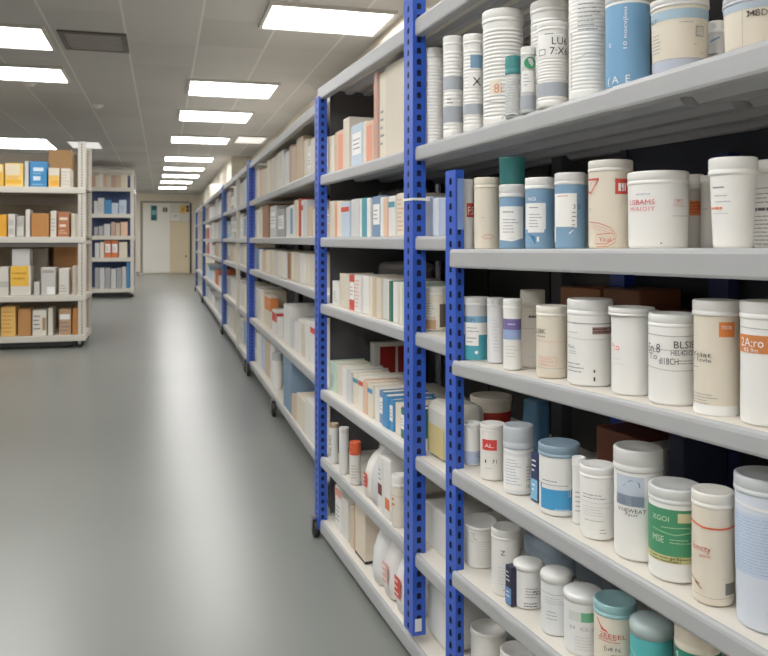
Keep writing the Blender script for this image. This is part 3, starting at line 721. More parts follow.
# row 3
T = (R1, 1)
N(*T, 462, 489.5, 296, 'canister with teal lower half and white label, beside the blue post', body=C(206, 208, 208), lid=WHITEP, lid_h=0.12, lid_k=1.01, gap=0.034,
  prn=[('band', 0.0, 0.48, C(66, 158, 176)), ('rect', -0.95, 0.93, 0.46, 0.68, WL), ('rect', -0.75, 0.2, 0.26, 0.5, WL), ('rect', -0.95, 0.93, 0.68, 0.8, C(120, 170, 204)), ('text', 'E.OFI', -0.8, 0.7, 0.07, C(40, 70, 120)), ('lines', -0.6, 0.5, 0.5, 0.62, 2, INKG), ('lines', -0.6, 0.1, 0.3, 0.44, 2, INKG), ('disc', 0.05, 0.14, 0.03, WL)])
N(*T, 487, 505, 297, 'narrow plain white canister, second on the third shelf', body=C(226, 226, 230), lid=C(222, 222, 222), lid_h=0.13, gap=0.05, prn=[('lines', -0.5, 0.5, 0.2, 0.8, 10, LG)])
N(*T, 503, 522, 298, 'narrow white canister with a purple label band', body=WHITEP, lid=WHITEP, lid_h=0.14,
  prn=[('rect', -0.97, 0.9, 0.66, 0.84, PURP), ('rect', -0.97, 0.9, 0.5, 0.66, C(146, 168, 214)), ('lines', -0.5, 0.7, 0.72, 0.8, 1, C(210, 200, 230)), ('lines', -0.7, 0.7, 0.2, 0.42, 4, LG)])
N(*T, 520, 545, 289, 'tall narrow beige bottle with a raised cap, behind the cream tub', 'bottle', 'bottle', body=C(214, 206, 196), lid=C(206, 202, 192), lid_h=0.22, lid_k=1.0, gap=0.085,
  prn=[('lines', -0.3, 0.8, 0.8, 0.9, 1, INK, 0.5), ('lines', -0.8, 0.5, 0.64, 0.67, 1, INKG), ('rect', -0.9, 0.8, 0.17, 0.2, LG)])
N(*T, 536, 568, 304, 'cream canister with small dark and pink print, by the wide drum', body=CREAMP, lid=C(240, 234, 222), lid_h=0.14, lid_k=1.015,
  prn=[('text', 'LSBK', -0.95, 0.72, 0.075, INK, 0.55), ('lines', -0.9, 0.0, 0.65, 0.7, 1, INK), ('curve', [(-0.95, 0.6), (0, 0.59), (0.9, 0.6)], 0.006, PEACH), ('frame', -0.8, 0.3, 0.2, 0.35, PEACH, 0.006), ('lines', -0.75, 0.25, 0.21, 0.34, 3, PEACH), ('curve', [(-0.95, 0.17), (0, 0.16), (0.9, 0.17)], 0.005, INKG)])
N(*T, 567, 613, 297, 'wide white drum with a brown smudge label, middle of third shelf', 'drum', 'drum', body=WHITEP, lid=C(236, 236, 234), lid_h=0.18, lid_k=1.01,
  prn=[('band', 0.88, 0.892, INKG), ('lines', -0.9, -0.2, 0.74, 0.77, 1, INKG), ('rect', 0.1, 0.9, 0.74, 0.84, C(150, 120, 112)), ('lines', 0.12, 0.85, 0.75, 0.83, 2, C(90, 60, 56), 0.7), ('curve', [(-0.95, 0.68), (-0.2, 0.66), (0.7, 0.67)], 0.004, INKG), ('text', 'Nim.', -0.92, 0.52, 0.06, INKG), ('lines', -0.9, -0.3, 0.44, 0.5, 2, INKG), ('lines', -0.95, 0.0, 0.18, 0.34, 3, INKG), ('rect', 0.15, 0.22, 0.2, 0.24, INK), ('rect', 0.15, 0.22, 0.08, 0.14, INK)])
N(*T, 608, 655, 305, 'white canister with a flared snap lid and small coral mark', body=WHITEP, lid=WHITEP, lid_h=0.09, lid_k=1.16, flip=True,
  prn=[('rect', -0.99, 0.99, 0.9, 0.975, WHITEP), ('text', '*:o', -0.92, 0.56, 0.09, C(230, 110, 100)), ('lines', -0.85, -0.3, 0.44, 0.47, 1, LG), ('lines', -0.85, 0.0, 0.38, 0.4, 1, LG)])
N(*T, 648, 698, 311, 'squat white drum with a heavy block of black lettering', 'drum', 'drum', body=WHITEP, lid=C(236, 236, 234), lid_h=0.14, lid_k=1.005,
  prn=[('curve', [(-0.97, 0.9), (0, 0.89), (0.97, 0.9)], 0.008, INKG), ('curve', [(-0.98, 0.72), (0, 0.71), (0.97, 0.72)], 0.006, INKG), ('text', 'BLSI8IS', 0.0, 0.74, 0.095, INK, 0.95), ('text', 'HEL4DIODZ', -0.1, 0.65, 0.065, INK, 1.0), ('text', 'dI1BCH', -0.55, 0.53, 0.085, INK, 0.75), ('lines', 0.2, 0.95, 0.53, 0.6, 2, INK), ('text', 'Sn.8', -0.94, 0.67, 0.12, INK, 0.45), ('text', 'T:o', -0.9, 0.58, 0.08, INK, 0.3), ('curve', [(-0.98, 0.48), (0, 0.45), (0.97, 0.46)], 0.006, INKG)])
N(*T, 692, 741, 298, 'tall cream canister with an orange square sticker and hinged lid', body=CREAMP, lid=WHITEP, lid_h=0.13, lid_k=1.06, flip=True,
  prn=[('band', 0.0, 0.1, WHITEP), ('rect', 0.1, 0.75, 0.79, 0.94, ORANGE), ('text', 'TSOB', 0.2, 0.87, 0.035, WL, 0.42), ('tri', [(0.05, 0.76), (0.6, 0.79), (0.1, 0.79)], CRL), ('text', 'Yciat', -0.96, 0.58, 0.05, INK, 0.75), ('text', '1 1tvle', -0.96, 0.53, 0.04, INK, 0.75), ('lines', -0.95, -0.6, 0.46, 0.49, 1, INKG), ('lines', -0.95, 0.2, 0.1, 0.22, 4, INKG)])
N(*T, 739, 794, 299, 'white tub with an orange lettered band, cut by the frame', 'tub', 'tub', body=WHITEP, lid=WHITEP, lid_h=0.14, lid_k=1.03,
  prn=[('band', 0.68, 0.85, C(206, 122, 60)), ('text', '2A:ro', -0.9, 0.74, 0.085, WL, 0.8), ('text', '82 9m', -0.8, 0.69, 0.04, WL, 0.5), ('curve', [(-0.97, 0.92), (0, 0.91), (0.97, 0.92)], 0.006, INKG)])

# row 4
T = (R1, 2)
N(*T, 461, 481, 420, 'small white bottle with pale blue foot label, beside the blue post', 'bottle', 'bottle', body=WHITEP, lid=WHITEP, lid_h=0.13, lid_k=1.0, prn=[('rect', -0.97, 0.97, 0.05, 0.4, C(176, 190, 220)), ('lines', 0.4, 0.9, 0.22, 0.34, 2, C(80, 110, 170))], gap=0.036)
N(*T, 480, 505, 420, 'white canister with a small red label, second on the fourth shelf', body=C(232, 228, 222), lid=C(232, 228, 222), lid_h=0.12, lid_k=1.02,
  prn=[('rect', -0.8, 0.35, 0.62, 0.84, C(216, 54, 48)), ('text', 'AL.', -0.6, 0.68, 0.08, WL, 0.7), ('rect', -0.6, -0.5, 0.36, 0.42, INK), ('text', 'F1', 0.0, 0.36, 0.08, INK), ('lines', -0.6, 0.4, 0.24, 0.27, 1, INKG)])
N(*T, 503, 534, 421, 'white tub with grey swooping lid and a printed page of text', 'tub', 'tub', body=C(226, 228, 232), lid=C(190, 196, 204), lid_h=0.33, lid_k=1.02,
  prn=[('curve', [(-0.9, 0.97), (0, 0.93), (0.9, 0.99)], 0.04, WL), ('rect', -0.95, 0.9, 0.1, 0.85, WL), ('lines', -0.8, 0.3, 0.2, 0.8, 9, LB, 0.25), ('lines', 0.5, 0.8, 0.3, 0.66, 5, INKG), ('rect', 0.5, 0.72, 0.14, 0.22, INKG)])
N(*T, 538, 580, 437, 'white tub with blue-grey lid and a bright blue label block', 'tub', 'tub', body=C(234, 234, 232), lid=LIDB, lid_h=0.16, lid_k=1.05,
  prn=[('band', 0.52, 0.53, INKG), ('lines', -0.8, 0.4, 0.56, 0.63, 1, INKG), ('rect', -0.88, 0.75, 0.1, 0.45, C(58, 148, 204)), ('tri', [(-0.88, 0.45), (-0.88, 0.52), (0.1, 0.45)], C(58, 148, 204)), ('rect', 0.45, 0.9, 0.33, 0.56, WL), ('curve', [(0.55, 0.4), (0.65, 0.5), (0.75, 0.46)], 0.02, INK), ('lines', -0.2, 0.7, 0.1, 0.14, 1, WL)])
N(*T, 572, 586, 455, 'slim white bottle wedged behind the bright blue labelled tub', 'bottle', 'bottle', body=C(230, 230, 228), lid=WHITEP, lid_h=0.12, gap=0.05, prn=[('lines', -0.5, 0.8, 0.2, 0.6, 5, INKG)])
N(*T, 579.5, 616, 459, 'plain white canister with fine grey print, before the tall two-tone one', body=WHITEP, lid=WHITEP, lid_h=0.15, lid_k=1.02,
  prn=[('lines', -0.8, 0.8, 0.66, 0.76, 2, INK, 0.25), ('curve', [(-0.95, 0.62), (0, 0.6), (0.95, 0.62)], 0.004, INKG), ('lines', -0.8, 0.8, 0.38, 0.56, 4, LG), ('lines', -0.7, 0.6, 0.3, 0.33, 1, INK, 0.3), ('lines', 0.1, 0.5, 0.1, 0.2, 2, INKG)])
N(*T, 613, 663, 440, 'tall white canister with thick grey lid and square blue picture label', body=WHITEP, lid=C(214, 214, 212), lid_h=0.2, lid_k=1.03,
  prn=[('rect', -0.85, 0.25, 0.62, 0.96, C(190, 200, 216)), ('rect', -0.85, 0.25, 0.62, 0.74, C(150, 166, 190)), ('tri', [(-0.6, 0.84), (0.1, 0.84), (0.05, 0.9), (-0.3, 0.92)], C(90, 140, 170)), ('text', 'V1IEWEAT', -0.78, 0.55, 0.045, INK, 1.1), ('text', 'Fyctr', -0.5, 0.51, 0.035, INK, 0.5), ('rect', 0.5, 0.54, 0.46, 0.5, INK), ('rect', 0.5, 0.6, 0.06, 0.1, INK)])
N(*T, 648, 702, 476, 'white canister wrapped in a wide green label', body=WHITEP, lid=C(214, 216, 216), lid_h=0.16, lid_k=1.01,
  prn=[('band', 0.34, 0.94, GREEN), ('band', 0.25, 0.34, C(200, 196, 140)), ('text', 'XGOI', -0.8, 0.78, 0.07, C(190, 220, 190)), ('rect', 0.1, 0.8, 0.78, 0.9, C(214, 206, 160)), ('text', 'MSE', -0.8, 0.5, 0.09, C(196, 222, 190), 0.4), ('lines', -0.2, 0.8, 0.5, 0.58, 2, C(170, 206, 170)), ('curve', [(-0.8, 0.66), (0.0, 0.62), (0.6, 0.66), (0.5, 0.72), (-0.5, 0.7)], 0.012, C(150, 200, 150)), ('text', '4171', -0.2, 0.26, 0.08, C(120, 110, 50), 0.4), ('lines', -0.9, 0.9, 0.25, 0.33, 2, C(120, 120, 60), 0.5)])
N(*T, 691, 735, 483, 'tall cream canister ringed by a thin orange line', body=CREAMP, lid=C(238, 234, 226), lid_h=0.13, lid_k=1.02,
  prn=[('curve', [(-0.98, 0.84), (-0.4, 0.8), (0.3, 0.8), (0.98, 0.82)], 0.02, C(222, 100, 60)), ('text', 'Ismcty', -0.9, 0.55, 0.07, C(200, 80, 60), 0.8), ('text', 'pamnt', -0.6, 0.49, 0.035, C(200, 80, 60), 0.5), ('curve', [(-0.95, 0.26), (-0.6, 0.2), (-0.8, 0.21), (-0.5, 0.16)], 0.014, C(150, 110, 50)), ('rect', 0.55, 0.95, 0.12, 0.24, C(120, 118, 112)), ('curve', [(-0.95, 0.1), (0, 0.08), (0.9, 0.1)], 0.004, INKG)])
N(*T, 733, 800, 465, 'large pale blue translucent tub, cut by the frame, fourth shelf', 'tub', 'tub', body=C(214, 222, 236), lid=C(206, 210, 214), lid_h=0.11, lid_k=1.03, bot=0.93,
  prn=[('rect', -0.99, 0.9, 0.4, 0.86, C(196, 210, 232)), ('lines', -0.95, 0.8, 0.42, 0.84, 18, C(150, 176, 214), 0.3), ('curve', [(-0.95, 0.93), (0.0, 0.9), (0.6, 0.95)], 0.016, WL)])

# row 5
T = (R1, 3)
N(*T, 463, 497, 512, 'white tub with wide flat lid, beside the blue post, fifth shelf', 'tub', 'tub', body=C(230, 228, 222), lid=C(234, 232, 228), lid_h=0.12, lid_k=1.07, tilt=-0.16, gap=0.04,
  prn=[('curve', [(-0.4, 0.9), (-0.35, 0.74), (-0.2, 0.72)], 0.02, INKG), ('lines', -0.3, 0.9, 0.1, 0.65, 9, LG), ('curve', [(-0.9, 0.68), (0, 0.66), (0.9, 0.68)], 0.006, INKG)])
N(*T, 491, 521, 521, 'white canister with ringed lid, second on the fifth shelf', body=C(232, 230, 226), lid=C(222, 221, 217), lid_h=0.15, lid_k=1.03, prn=[('text', 'Z', -0.35, 0.74, 0.09, INK), ('lines', -0.5, 0.7, 0.2, 0.55, 6, LG), ('lines', -0.2, 0.6, 0.1, 0.14, 1, INK, 0.4)])
N(*T, 513, 544, 553, 'white ribbed-lid canister with dark print, behind the small navy carton', body=C(230, 230, 230), lid=C(240, 240, 238), lid_h=0.17, lid_k=1.05, dome=True, gap=0.034, prn=[('lines', -0.2, 0.9, 0.3, 0.6, 4, INKG, 0.4), ('text', 'Pa', 0.3, 0.42, 0.1, INK), ('lines', -0.3, 0.9, 0.06, 0.2, 2, INK, 0.5)])
N(*T, 540, 573, 561, 'white canister with glossy domed lid, middle of the fifth shelf', body=C(228, 230, 232), lid=C(236, 236, 234, 0.25), lid_h=0.18, lid_k=1.04, dome=True, prn=[('lines', -0.7, 0.7, 0.6, 0.75, 3, LG, 0.5), ('lines', -0.6, 0.4, 0.3, 0.5, 3, INKG, 0.25), ('curve', [(-0.9, 0.82), (0, 0.8), (0.9, 0.82)], 0.008, INKG)])
N(*T, 563, 603, 578, 'white canister with a green label strip and domed lid', body=C(230, 231, 231), lid=C(236, 236, 236, 0.25), lid_h=0.17, lid_k=1.04, dome=True, prn=[('rect', -0.1, 0.95, 0.66, 0.84, C(98, 170, 130)), ('rect', -0.7, -0.1, 0.66, 0.84, C(206, 214, 208)), ('text', 'H  Cl.:2l', -0.65, 0.5, 0.07, INKG, 1.3), ('lines', -0.4, 0.8, 0.1, 0.4, 5, LG)])
N(*T, 593, 637, 589, 'cream canister with pale teal lid and red slanting print', body=CREAMP, lid=LIDT, lid_h=0.16, lid_k=1.04, prn=[('tri', [(-0.85, 0.95), (-0.3, 0.76), (-0.6, 0.78)], RED), ('text', '2EEEEL', -0.7, 0.68, 0.07, RED, 1.2), ('lines', -0.75, 0.6, 0.6, 0.68, 2, RED, 0.4), ('text', '[u8 N.', -0.5, 0.48, 0.06, INK, 0.8), ('lines', -0.2, 0.5, 0.36, 0.44, 2, INK)])
N(*T, 629, 674, 605, 'teal jar with shiny grey domed lid, near the end of the fifth shelf', 'jar', 'jar', body=C(78, 178, 180), lid=C(176, 194, 196, 0.2), lid_h=0.2, lid_k=1.03, dome=True, prn=[('curve', [(-0.9, 0.8), (-0.3, 0.6), (0.5, 0.56)], 0.02, C(170, 216, 214)), ('curve', [(-0.8, 0.5), (0.0, 0.4), (0.8, 0.5)], 0.02, C(58, 150, 156))])
N(*T, 674, 722, 612, 'dark green jar with beige lid, under the edge of the fourth shelf', 'jar', 'jar', body=C(34, 128, 106), lid=C(226, 216, 198), lid_h=0.2, lid_k=1.02, prn=[('tri', [(-0.9, 0.95), (-0.1, 0.95), (-0.6, 0.7)], C(180, 206, 196)), ('curve', [(-0.9, 0.6), (0, 0.5), (0.8, 0.6)], 0.02, C(90, 170, 150))])

# row 6
T = (R1, 4)
N(*T, 470, 507, 618, 'white tub with sunken lid, beside the blue post on the lowest shelf', 'tub', 'tub', body=C(226, 224, 220), lid=C(226, 224, 218), lid_h=0.12, lid_k=1.04, gap=0.05)
N(*T, 500, 536, 640, 'second white tub on the lowest shelf, cut by the frame', 'tub', 'tub', body=C(222, 222, 218), lid=C(228, 226, 222), lid_h=0.12, lid_k=1.04, gap=0.03)

# teal cup upside down on the blue canister
def set_on(base, dx, dy): return (base.location.x + dx, base.location.y + dy, base.location.z + base['_geo'][1] + 0.0005)
r3, h3 = e3['_geo']
cup = empty('cup', set_on(e3, 0, 0), 0); tag(cup, 'dark teal paper cup standing on the lid of a blue canister', 'cup')
mb = MB(); rc = r3 * 1.0; hc = 0.07
mb.lathe([(0, 0), (rc * 0.9, 0), (rc * 0.93, 0.003), (rc * 1.0, hc * 0.94), (rc * 1.03, hc * 0.95), (rc * 1.03, hc), (rc * 0.96, hc), (rc * 0.86, 0.006), (0, 0.006)], 36); mb.obj('body', C(44, 112, 112), cup)

# ------------------------------------------------------------------ boxes, files, books
def rack_box(rack, shelf, p0, p1, ytop, label, name, cat, m, depth=0.24, inn=0.03, z=None, bev=0.004, group=None, parts=None, lean=0.0, shrink=0.002, minh=0.03, kind='box', prn=None, zmax=None, ref=None):
    a1 = rack.away_at(p0, ref or inn); a0 = rack.away_at(p1, ref or inn)      # a0 nearer
    if rack is R2 and a1 > LEN + 0.02:
        a1 = LEN + 0.02; a0 = min(a0, a1 - 0.06)
    if rack in (R1, R2) and shelf and not zmax: zmax = shelf_z(rack, shelf - 1, (a0 + a1) / 2) - 0.064
    th = abs(a1 - a0) - shrink; am = (a0 + a1) / 2
    if th < 0.006: th = 0.006
    zb = (shelf_z(rack, shelf, am) if rack in (R1, R2) else shelf) + 0.0025 if z is None else z
    if rack is R1 and shelf == 1: zb += 0.03 * th / 2
    d = rack.depth(inn, am)
    h = max(EYE + (CY - ytop) * d / F - zb, minh)
    c = rack.pt(inn + depth / 2, am)
    if zmax: h = min(h, zmax - zb)
    if kind == 'book':
        e = empty(name, (c[0], c[1], zb), rack.rz); tag(e, label, cat, group)
        mb = MB(); x0, x1, y0, y1 = -depth / 2, depth / 2, -th / 2, th / 2; t = min(0.003, th * 0.2)
        prof = [(y0, x1), (y0, x0 + 0.004), (y0 + min(0.004, th * .3), x0), (y1 - min(0.004, th * .3), x0), (y1, x0 + 0.004), (y1, x1), (y1 - t, x1), (y1 - t, x0 + t + 0.002), (y0 + t, x0 + t + 0.002), (y0 + t, x1)]
        n = len(prof)
        mb.v += [(x, y, 0) for y, x in prof] + [(x, y, h) for y, x in prof]
        for i in range(n):
            j = (i + 1) % n; mb.f.append((i, j, n + j, n + i)); mb.m.append(0); mb.sm.append(False)
        mb.f.append(tuple(range(n))[::-1]); mb.f.append(tuple(range(n, 2 * n))); mb.m += [0, 0]; mb.sm += [False, False]
        mb.obj('cover', m, e, fix=True)
        new_obj('pages', bevel_box(depth - t - 0.01, th - 2 * t - 0.0006, h - 0.008, 0.001, 1), e, [C(228, 220, 204)], loc=((t + 0.002) / 2, 0, 0.003))
        root = e
    else:
        root = new_obj(name, bevel_box(depth, th, h, bev, 2, shear=lean), None, [m], loc=(c[0], c[1], zb), rz=rack.rz); tag(root, label, cat, group)
    if parts:
        P = Print(lambda s_, v, lift: (-depth / 2 - lift * 0.5, th / 2 - s_ * th, v * h), 10.0)
        rng = random.Random(hash(label) % 1000 if False else sum(map(ord, label)))
        for q in parts:
            if q[0] == 'rect': P.rect(q[1], q[2], q[3], q[4], q[5], 0.001)
            elif q[0] == 'lines': P.lines(q[1], q[2], q[3], q[4], q[5], q[6], rng, 0.4, 0.002)
            elif q[0] == 'text': P.text(q[1], q[2], q[3], q[4], q[5], 0.002, q[6])
        P.obj('spine_label', root)
    # the near side carries a band and a line of print too
    if prn:
        P = Print(lambda s_, v, lift: (-depth / 2 + s_ * depth, -th / 2 - lift * 0.5, v * h), 10.0)
        rng = random.Random(sum(map(ord, label)))
        for q in prn:
            if q[0] == 'rect': P.rect(q[1], q[2], q[3], q[4], q[5], 0.001)
            elif q[0] == 'lines': P.lines(q[1], q[2], q[3], q[4], q[5], q[6], rng, 0.4, 0.002)
        P.obj('side_label', root)
    return root

PALET = {
    'cream': C(226, 216, 196), 'tan': C(206, 184, 156), 'peach': C(226, 186, 158), 'white': C(228, 226, 222), 'pale grey': C(204, 204, 204), 'pale blue': C(188, 204, 222),
    'blue': C(62, 134, 190), 'teal': C(70, 150, 168), 'dark green': C(34, 108, 96), 'red': C(196, 64, 54), 'pink-tan': C(196, 160, 146), 'light green': C(186, 210, 190), 'beige': C(214, 204, 186),
    'orange': C(216, 112, 62), 'grey': C(160, 160, 162), 'brown': C(150, 104, 66), 'yellow': C(238, 186, 70), 'steel blue': C(110, 140, 176)}
SHN = ['top', 'second', 'third', 'fourth', 'fifth', 'bottom']
BAY2 = 'bay between two tall posts'
RACKZ = {}
def file_row(rack, si, z, items, where, noun, cat, group, depth=0.24, inn=0.046, kind='box', far=False):
    """items: (px0, px1, ytop, colour[, marks]) listed from the far end; labels count from the near end"""
    n = len(items)
    for k, it in enumerate(items):
        o = ords[n - 1 - k]
        colr = it[3]
        lab = '%s %s, %s from near end, %s shelf, %s' % (colr, noun, o, SHN[si], where)
        mk = it[4] if len(it) > 4 else None
        d = depth * (1 + 0.12 * math.sin(k * 2.3 + si))
        parts, prn = None, None
        zl = RACKZ.get(rack.e.name); zmax = zl[si - 1] - 0.066 if zl and si else (2.12 if zl else None)
        acc = {'r': RED, 'b': PALET['blue'], 't': PALET['teal'], 'o': PALET['orange'], 'k': INK, 'w': WL, 'g': PALET['dark green'], 'y': PALET['yellow']}
        if mk:
            parts = []
            for ch in mk:
                if ch in 'rbtog': parts.append(('rect', 0.0, 1.0, 0.72, 0.86, acc[ch]))
                elif ch == 'R': parts.append(('rect', 0.12, 0.88, 0.2, 0.85, RED))
                elif ch == 'l': parts.append(('lines', 0.2, 0.85, 0.15, 0.6, 5, INKG))
                elif ch == 'L': parts.append(('lines', 0.15, 0.85, 0.1, 0.9, 8, PEACH))
                elif ch == 'O': parts.append(('rect', 0.0, 1.0, 0.52, 0.99, ORANGE if k % 2 else RED)); prn = [('rect', 0.01, 0.99, 0.52, 0.99, ORANGE if k % 2 else RED)]
                elif ch == 'W': parts.append(('rect', 0.12, 0.88, 0.3, 0.8, WL)); parts.append(('lines', 0.2, 0.8, 0.4, 0.7, 3, INKG))
                elif ch == 'P': parts.append(('rect', 0.15, 0.85, 0.05, 0.9, PEACH))
                elif ch == 'B': parts.append(('rect', 0.2, 0.8, 0.1, 0.9, SKY))
        if far and not mk:
            prn = [('rect', 0.15, 0.85, 0.45, 0.8, WL), ('lines', 0.2, 0.8, 0.5, 0.75, 3, INKG)] if k % 3 == 0 else None
        root = rack_box(rack, z if rack not in (R1, R2) else si, it[0], it[1], it[2], lab, noun.replace(' ', '_'), cat, PALET[colr], depth=d, inn=inn + 0.012 * (1 + math.sin(k * 1.7)) / 2, group=group, parts=parts, prn=prn, kind=kind, zmax=zmax, ref=inn)

# bay between the posts, six shelves
file_row(R2, 0, 0, [(327, 332.5, 136, 'cream'), (332.5, 336, 132, 'tan'), (336, 343, 130, 'peach', 'P'), (343, 349, 118, 'beige'), (349, 360.5, 124, 'pale blue', 'W'), (360.5, 365, 121, 'cream'), (365, 373, 121, 'peach', 'P'),
                    (373, 376.5, 72, 'pink-tan', 'L'), (376.5, 383, 72, 'cream', 'l'), (383, 402, 62, 'beige')], BAY2, 'paper file', 'file', 'paper files between two tall posts', depth=0.26)
file_row(R2, 1, 0, [(328, 332, 201, 'cream'), (332, 336, 201, 'tan', 'P'), (336, 341, 201, 'cream'), (341, 349, 202, 'pale blue', 'r'), (349, 357, 199, 'pale grey'), (357, 361, 199, 'white'), (361, 366, 198, 'teal'), (366, 369.5, 198, 'white'), (369.5, 378, 196, 'steel blue', 'W'), (378, 383, 197, 'white'), (383, 387, 198, 'peach'), (387, 393.5, 196, 'white', 't'), (393.5, 402, 193, 'cream', 'L')],
         BAY2, 'booklet box', 'box', 'booklet boxes between two tall posts', depth=0.2)
file_row(R2, 2, 0, [(331, 337, 281, 'white', 'l'), (337, 348, 274, 'beige'), (348, 354, 275, 'red', 'W'), (354, 360.5, 275, 'white', 'L'), (360.5, 367, 276, 'white'), (367, 371.5, 277, 'cream'), (371.5, 375.5, 277, 'tan'), (375.5, 380, 278, 'beige'), (380, 385, 279, 'pale grey'), (385, 388.5, 280, 'cream'), (388.5, 391.5, 281, 'dark green'), (391.5, 396, 282, 'white'), (396, 400, 283, 'cream'), (400, 403, 284, 'light green')],
         BAY2, 'slim book', 'book', 'slim books between two tall posts', depth=0.18, kind='book')
file_row(R2, 3, 0, [(328, 335, 362, 'light green', 'l'), (335, 341, 366, 'beige'), (341, 346, 369, 'white'), (346, 351, 371, 'pale grey'), (351, 356, 374, 'cream', 't'), (356, 362, 377, 'white', 'r'), (362, 367, 381, 'peach'), (367, 372, 384, 'cream', 'b'), (372, 377, 388, 'white'), (377, 382, 391, 'steel blue', 'W'), (382, 388, 395, 'blue'), (388, 392, 399, 'blue', 'W'), (392, 399, 404, 'cream'), (399, 404.5, 409, 'dark green', 'W')],
         BAY2, 'thick book', 'book', 'thick books between two tall posts', depth=0.17, kind='book')

BEH = 'behind the row, '
rack_box(R2, 3, 344, 362, 342, 'long white carton with dark red panels lying behind the thick books', 'carton', 'carton', PALET['white'], depth=0.26, inn=0.265, prn=[('rect', 0.12, 0.42, 0.3, 0.9, C(160, 34, 30)), ('rect', 0.47, 0.97, 0.3, 0.9, C(160, 34, 30))])
rack_box(R2, 2, 352, 400, 262, 'grey clouded plastic bag lying behind the slim books', 'plastic_bag', 'bag', C(170, 170, 172), depth=0.18, inn=0.3, bev=0.03)
rack_box(R2, 1, 340, 350, 188, 'grey round-edged box peeping above the booklet boxes', 'box', 'box', C(150, 150, 152), depth=0.12, inn=0.3, bev=0.03)
rack_box(R2, 1, 386, 397, 184, 'square grey box standing behind the booklet boxes', 'box', 'box', C(140, 140, 142), depth=0.16, inn=0.32, bev=0.012)

# fifth and bottom shelves: jars, pouches and cartons
def pouch(rack, si, p0, p1, ytop, label, m, depth=0.16, inn=0.03, accent=None, name='pouch', cat='pouch'):
    """a filled pouch: pillow shape with a crimped flat top"""
    a1 = rack.away_at(p0, inn); a0 = rack.away_at(p1, inn); th = abs(a1 - a0) - 0.003; am = (a0 + a1) / 2
    zb = shelf_z(rack, si, am) + 0.0025; d = rack.depth(inn, am); h = max(EYE + (CY - ytop) * d / F - zb, 0.06)
    c = rack.pt(inn + depth / 2, am)
    e = empty(name, (c[0], c[1], zb), rack.rz); tag(e, label, cat)
    mb = MB(); ns = 20; rings = []
    for z, kx, ky in ((0, .8, .8), (.02, .95, .95), (.2, 1, 1), (.5, .95, .98), (.72, .78, .96), (.86, .5, .95), (.94, .2, .94), (1.0, .1, .95)):
        n = len(mb.v)
        for k in range(ns):
            t = 2 * PI * k / ns; cc, ss = math.cos(t), math.sin(t)
            mb.v.append((depth / 2 * kx * math.copysign(abs(cc) ** 0.55, cc), th / 2 * ky * math.copysign(abs(ss) ** 0.5, ss), z * h))
        rings.append(n)
    for A, B in zip(rings, rings[1:]):
        for k in range(ns):
            mb.f.append((A + k, A + (k + 1) % ns, B + (k + 1) % ns, B + k)); mb.m.append(0); mb.sm.append(True)
    mb.f.append(tuple(range(rings[0], rings[0] + ns))[::-1]); mb.f.append(tuple(range(rings[-1], rings[-1] + ns))); mb.m += [0, 0]; mb.sm += [False, False]
    mb.obj('body', m, e)
    if accent:
        P = Print(lambda s_, v, lift: (-depth / 2 * (1.005 if v < .6 else 1.0) - lift, th / 2 - s_ * th, v * h), 10)
        P.rect(0.25, 0.75, 0.22, 0.5, accent, 0.0015); P.lines(0.3, 0.7, 0.24, 0.48, 3, WL, random.Random(3), 0.4, 0.003)
        P.obj('label_lettering', e)
    return e

def jar2(si, p0, p1, ytop, label, body, lid, lid_h=0.14, name='jar', cat='jar', **k):
    return container(R2, si, p0, p1, ytop, label, name, cat, body=body, lid=lid, lid_h=lid_h, **k)
jar2(4, 329, 338.5, 422, 'tall white bottle with dark printed side, by the second tall post', C(226, 226, 224), C(176, 150, 128), 0.1, 'bottle', 'bottle', prn=[('vtext', 'ANL EVES', -0.5, 0.2, 0.1, INK, 0.6)])
jar2(4, 339, 349, 426, 'tall plain white bottle beside the red-topped jar, fifth shelf', C(224, 224, 222), C(214, 214, 212), 0.12, 'bottle', 'bottle')
jar2(4, 349.5, 361, 440, 'white jar with an orange-red lid on the fifth shelf', C(226, 222, 216), C(214, 84, 46), 0.3, prn=[('lines', -0.7, 0.7, 0.2, 0.7, 5, INKG)])
pouch(R2, 4, 362.5, 369, 448, 'white pouch with red print leaning beside the orange-lidded jar', C(232, 228, 222), accent=RED)
pouch(R2, 4, 369.5, 377, 447, 'grey-white crumpled pouch in the middle of the fifth shelf', C(206, 206, 208))
rack_box(R2, 4, 377.5, 382.5, 456, 'white carton with dark red patch, fifth shelf, before the crumpled pouch', 'carton', 'carton', PALET['white'], depth=0.16, parts=[('rect', 0.1, 0.9, 0.3, 0.5, C(110, 40, 36)), ('lines', 0.2, 0.8, 0.55, 0.8, 3, INKG)])
rack_box(R2, 4, 383, 390, 459, 'tall plain white carton with an orange triangle, fifth shelf', 'carton', 'carton', PALET['white'], depth=0.14, parts=[('rect', 0.3, 0.95, 0.15, 0.34, PALET['orange'])])
jar2(4, 391.5, 407, 472, 'wide white jar with a flat lid, nearest on the fifth shelf', C(226, 218, 204), C(236, 234, 228), 0.22, prn=[('curve', [(-0.9, 0.8), (0, 0.77), (0.9, 0.8)], 0.02, C(206, 196, 170)), ('curve', [(-0.9, 0.5), (0, 0.47), (0.9, 0.5)], 0.01, C(206, 196, 170)), ('lines', -0.95, -0.4, 0.5, 0.76, 2, PALET['orange'], 0.6)])

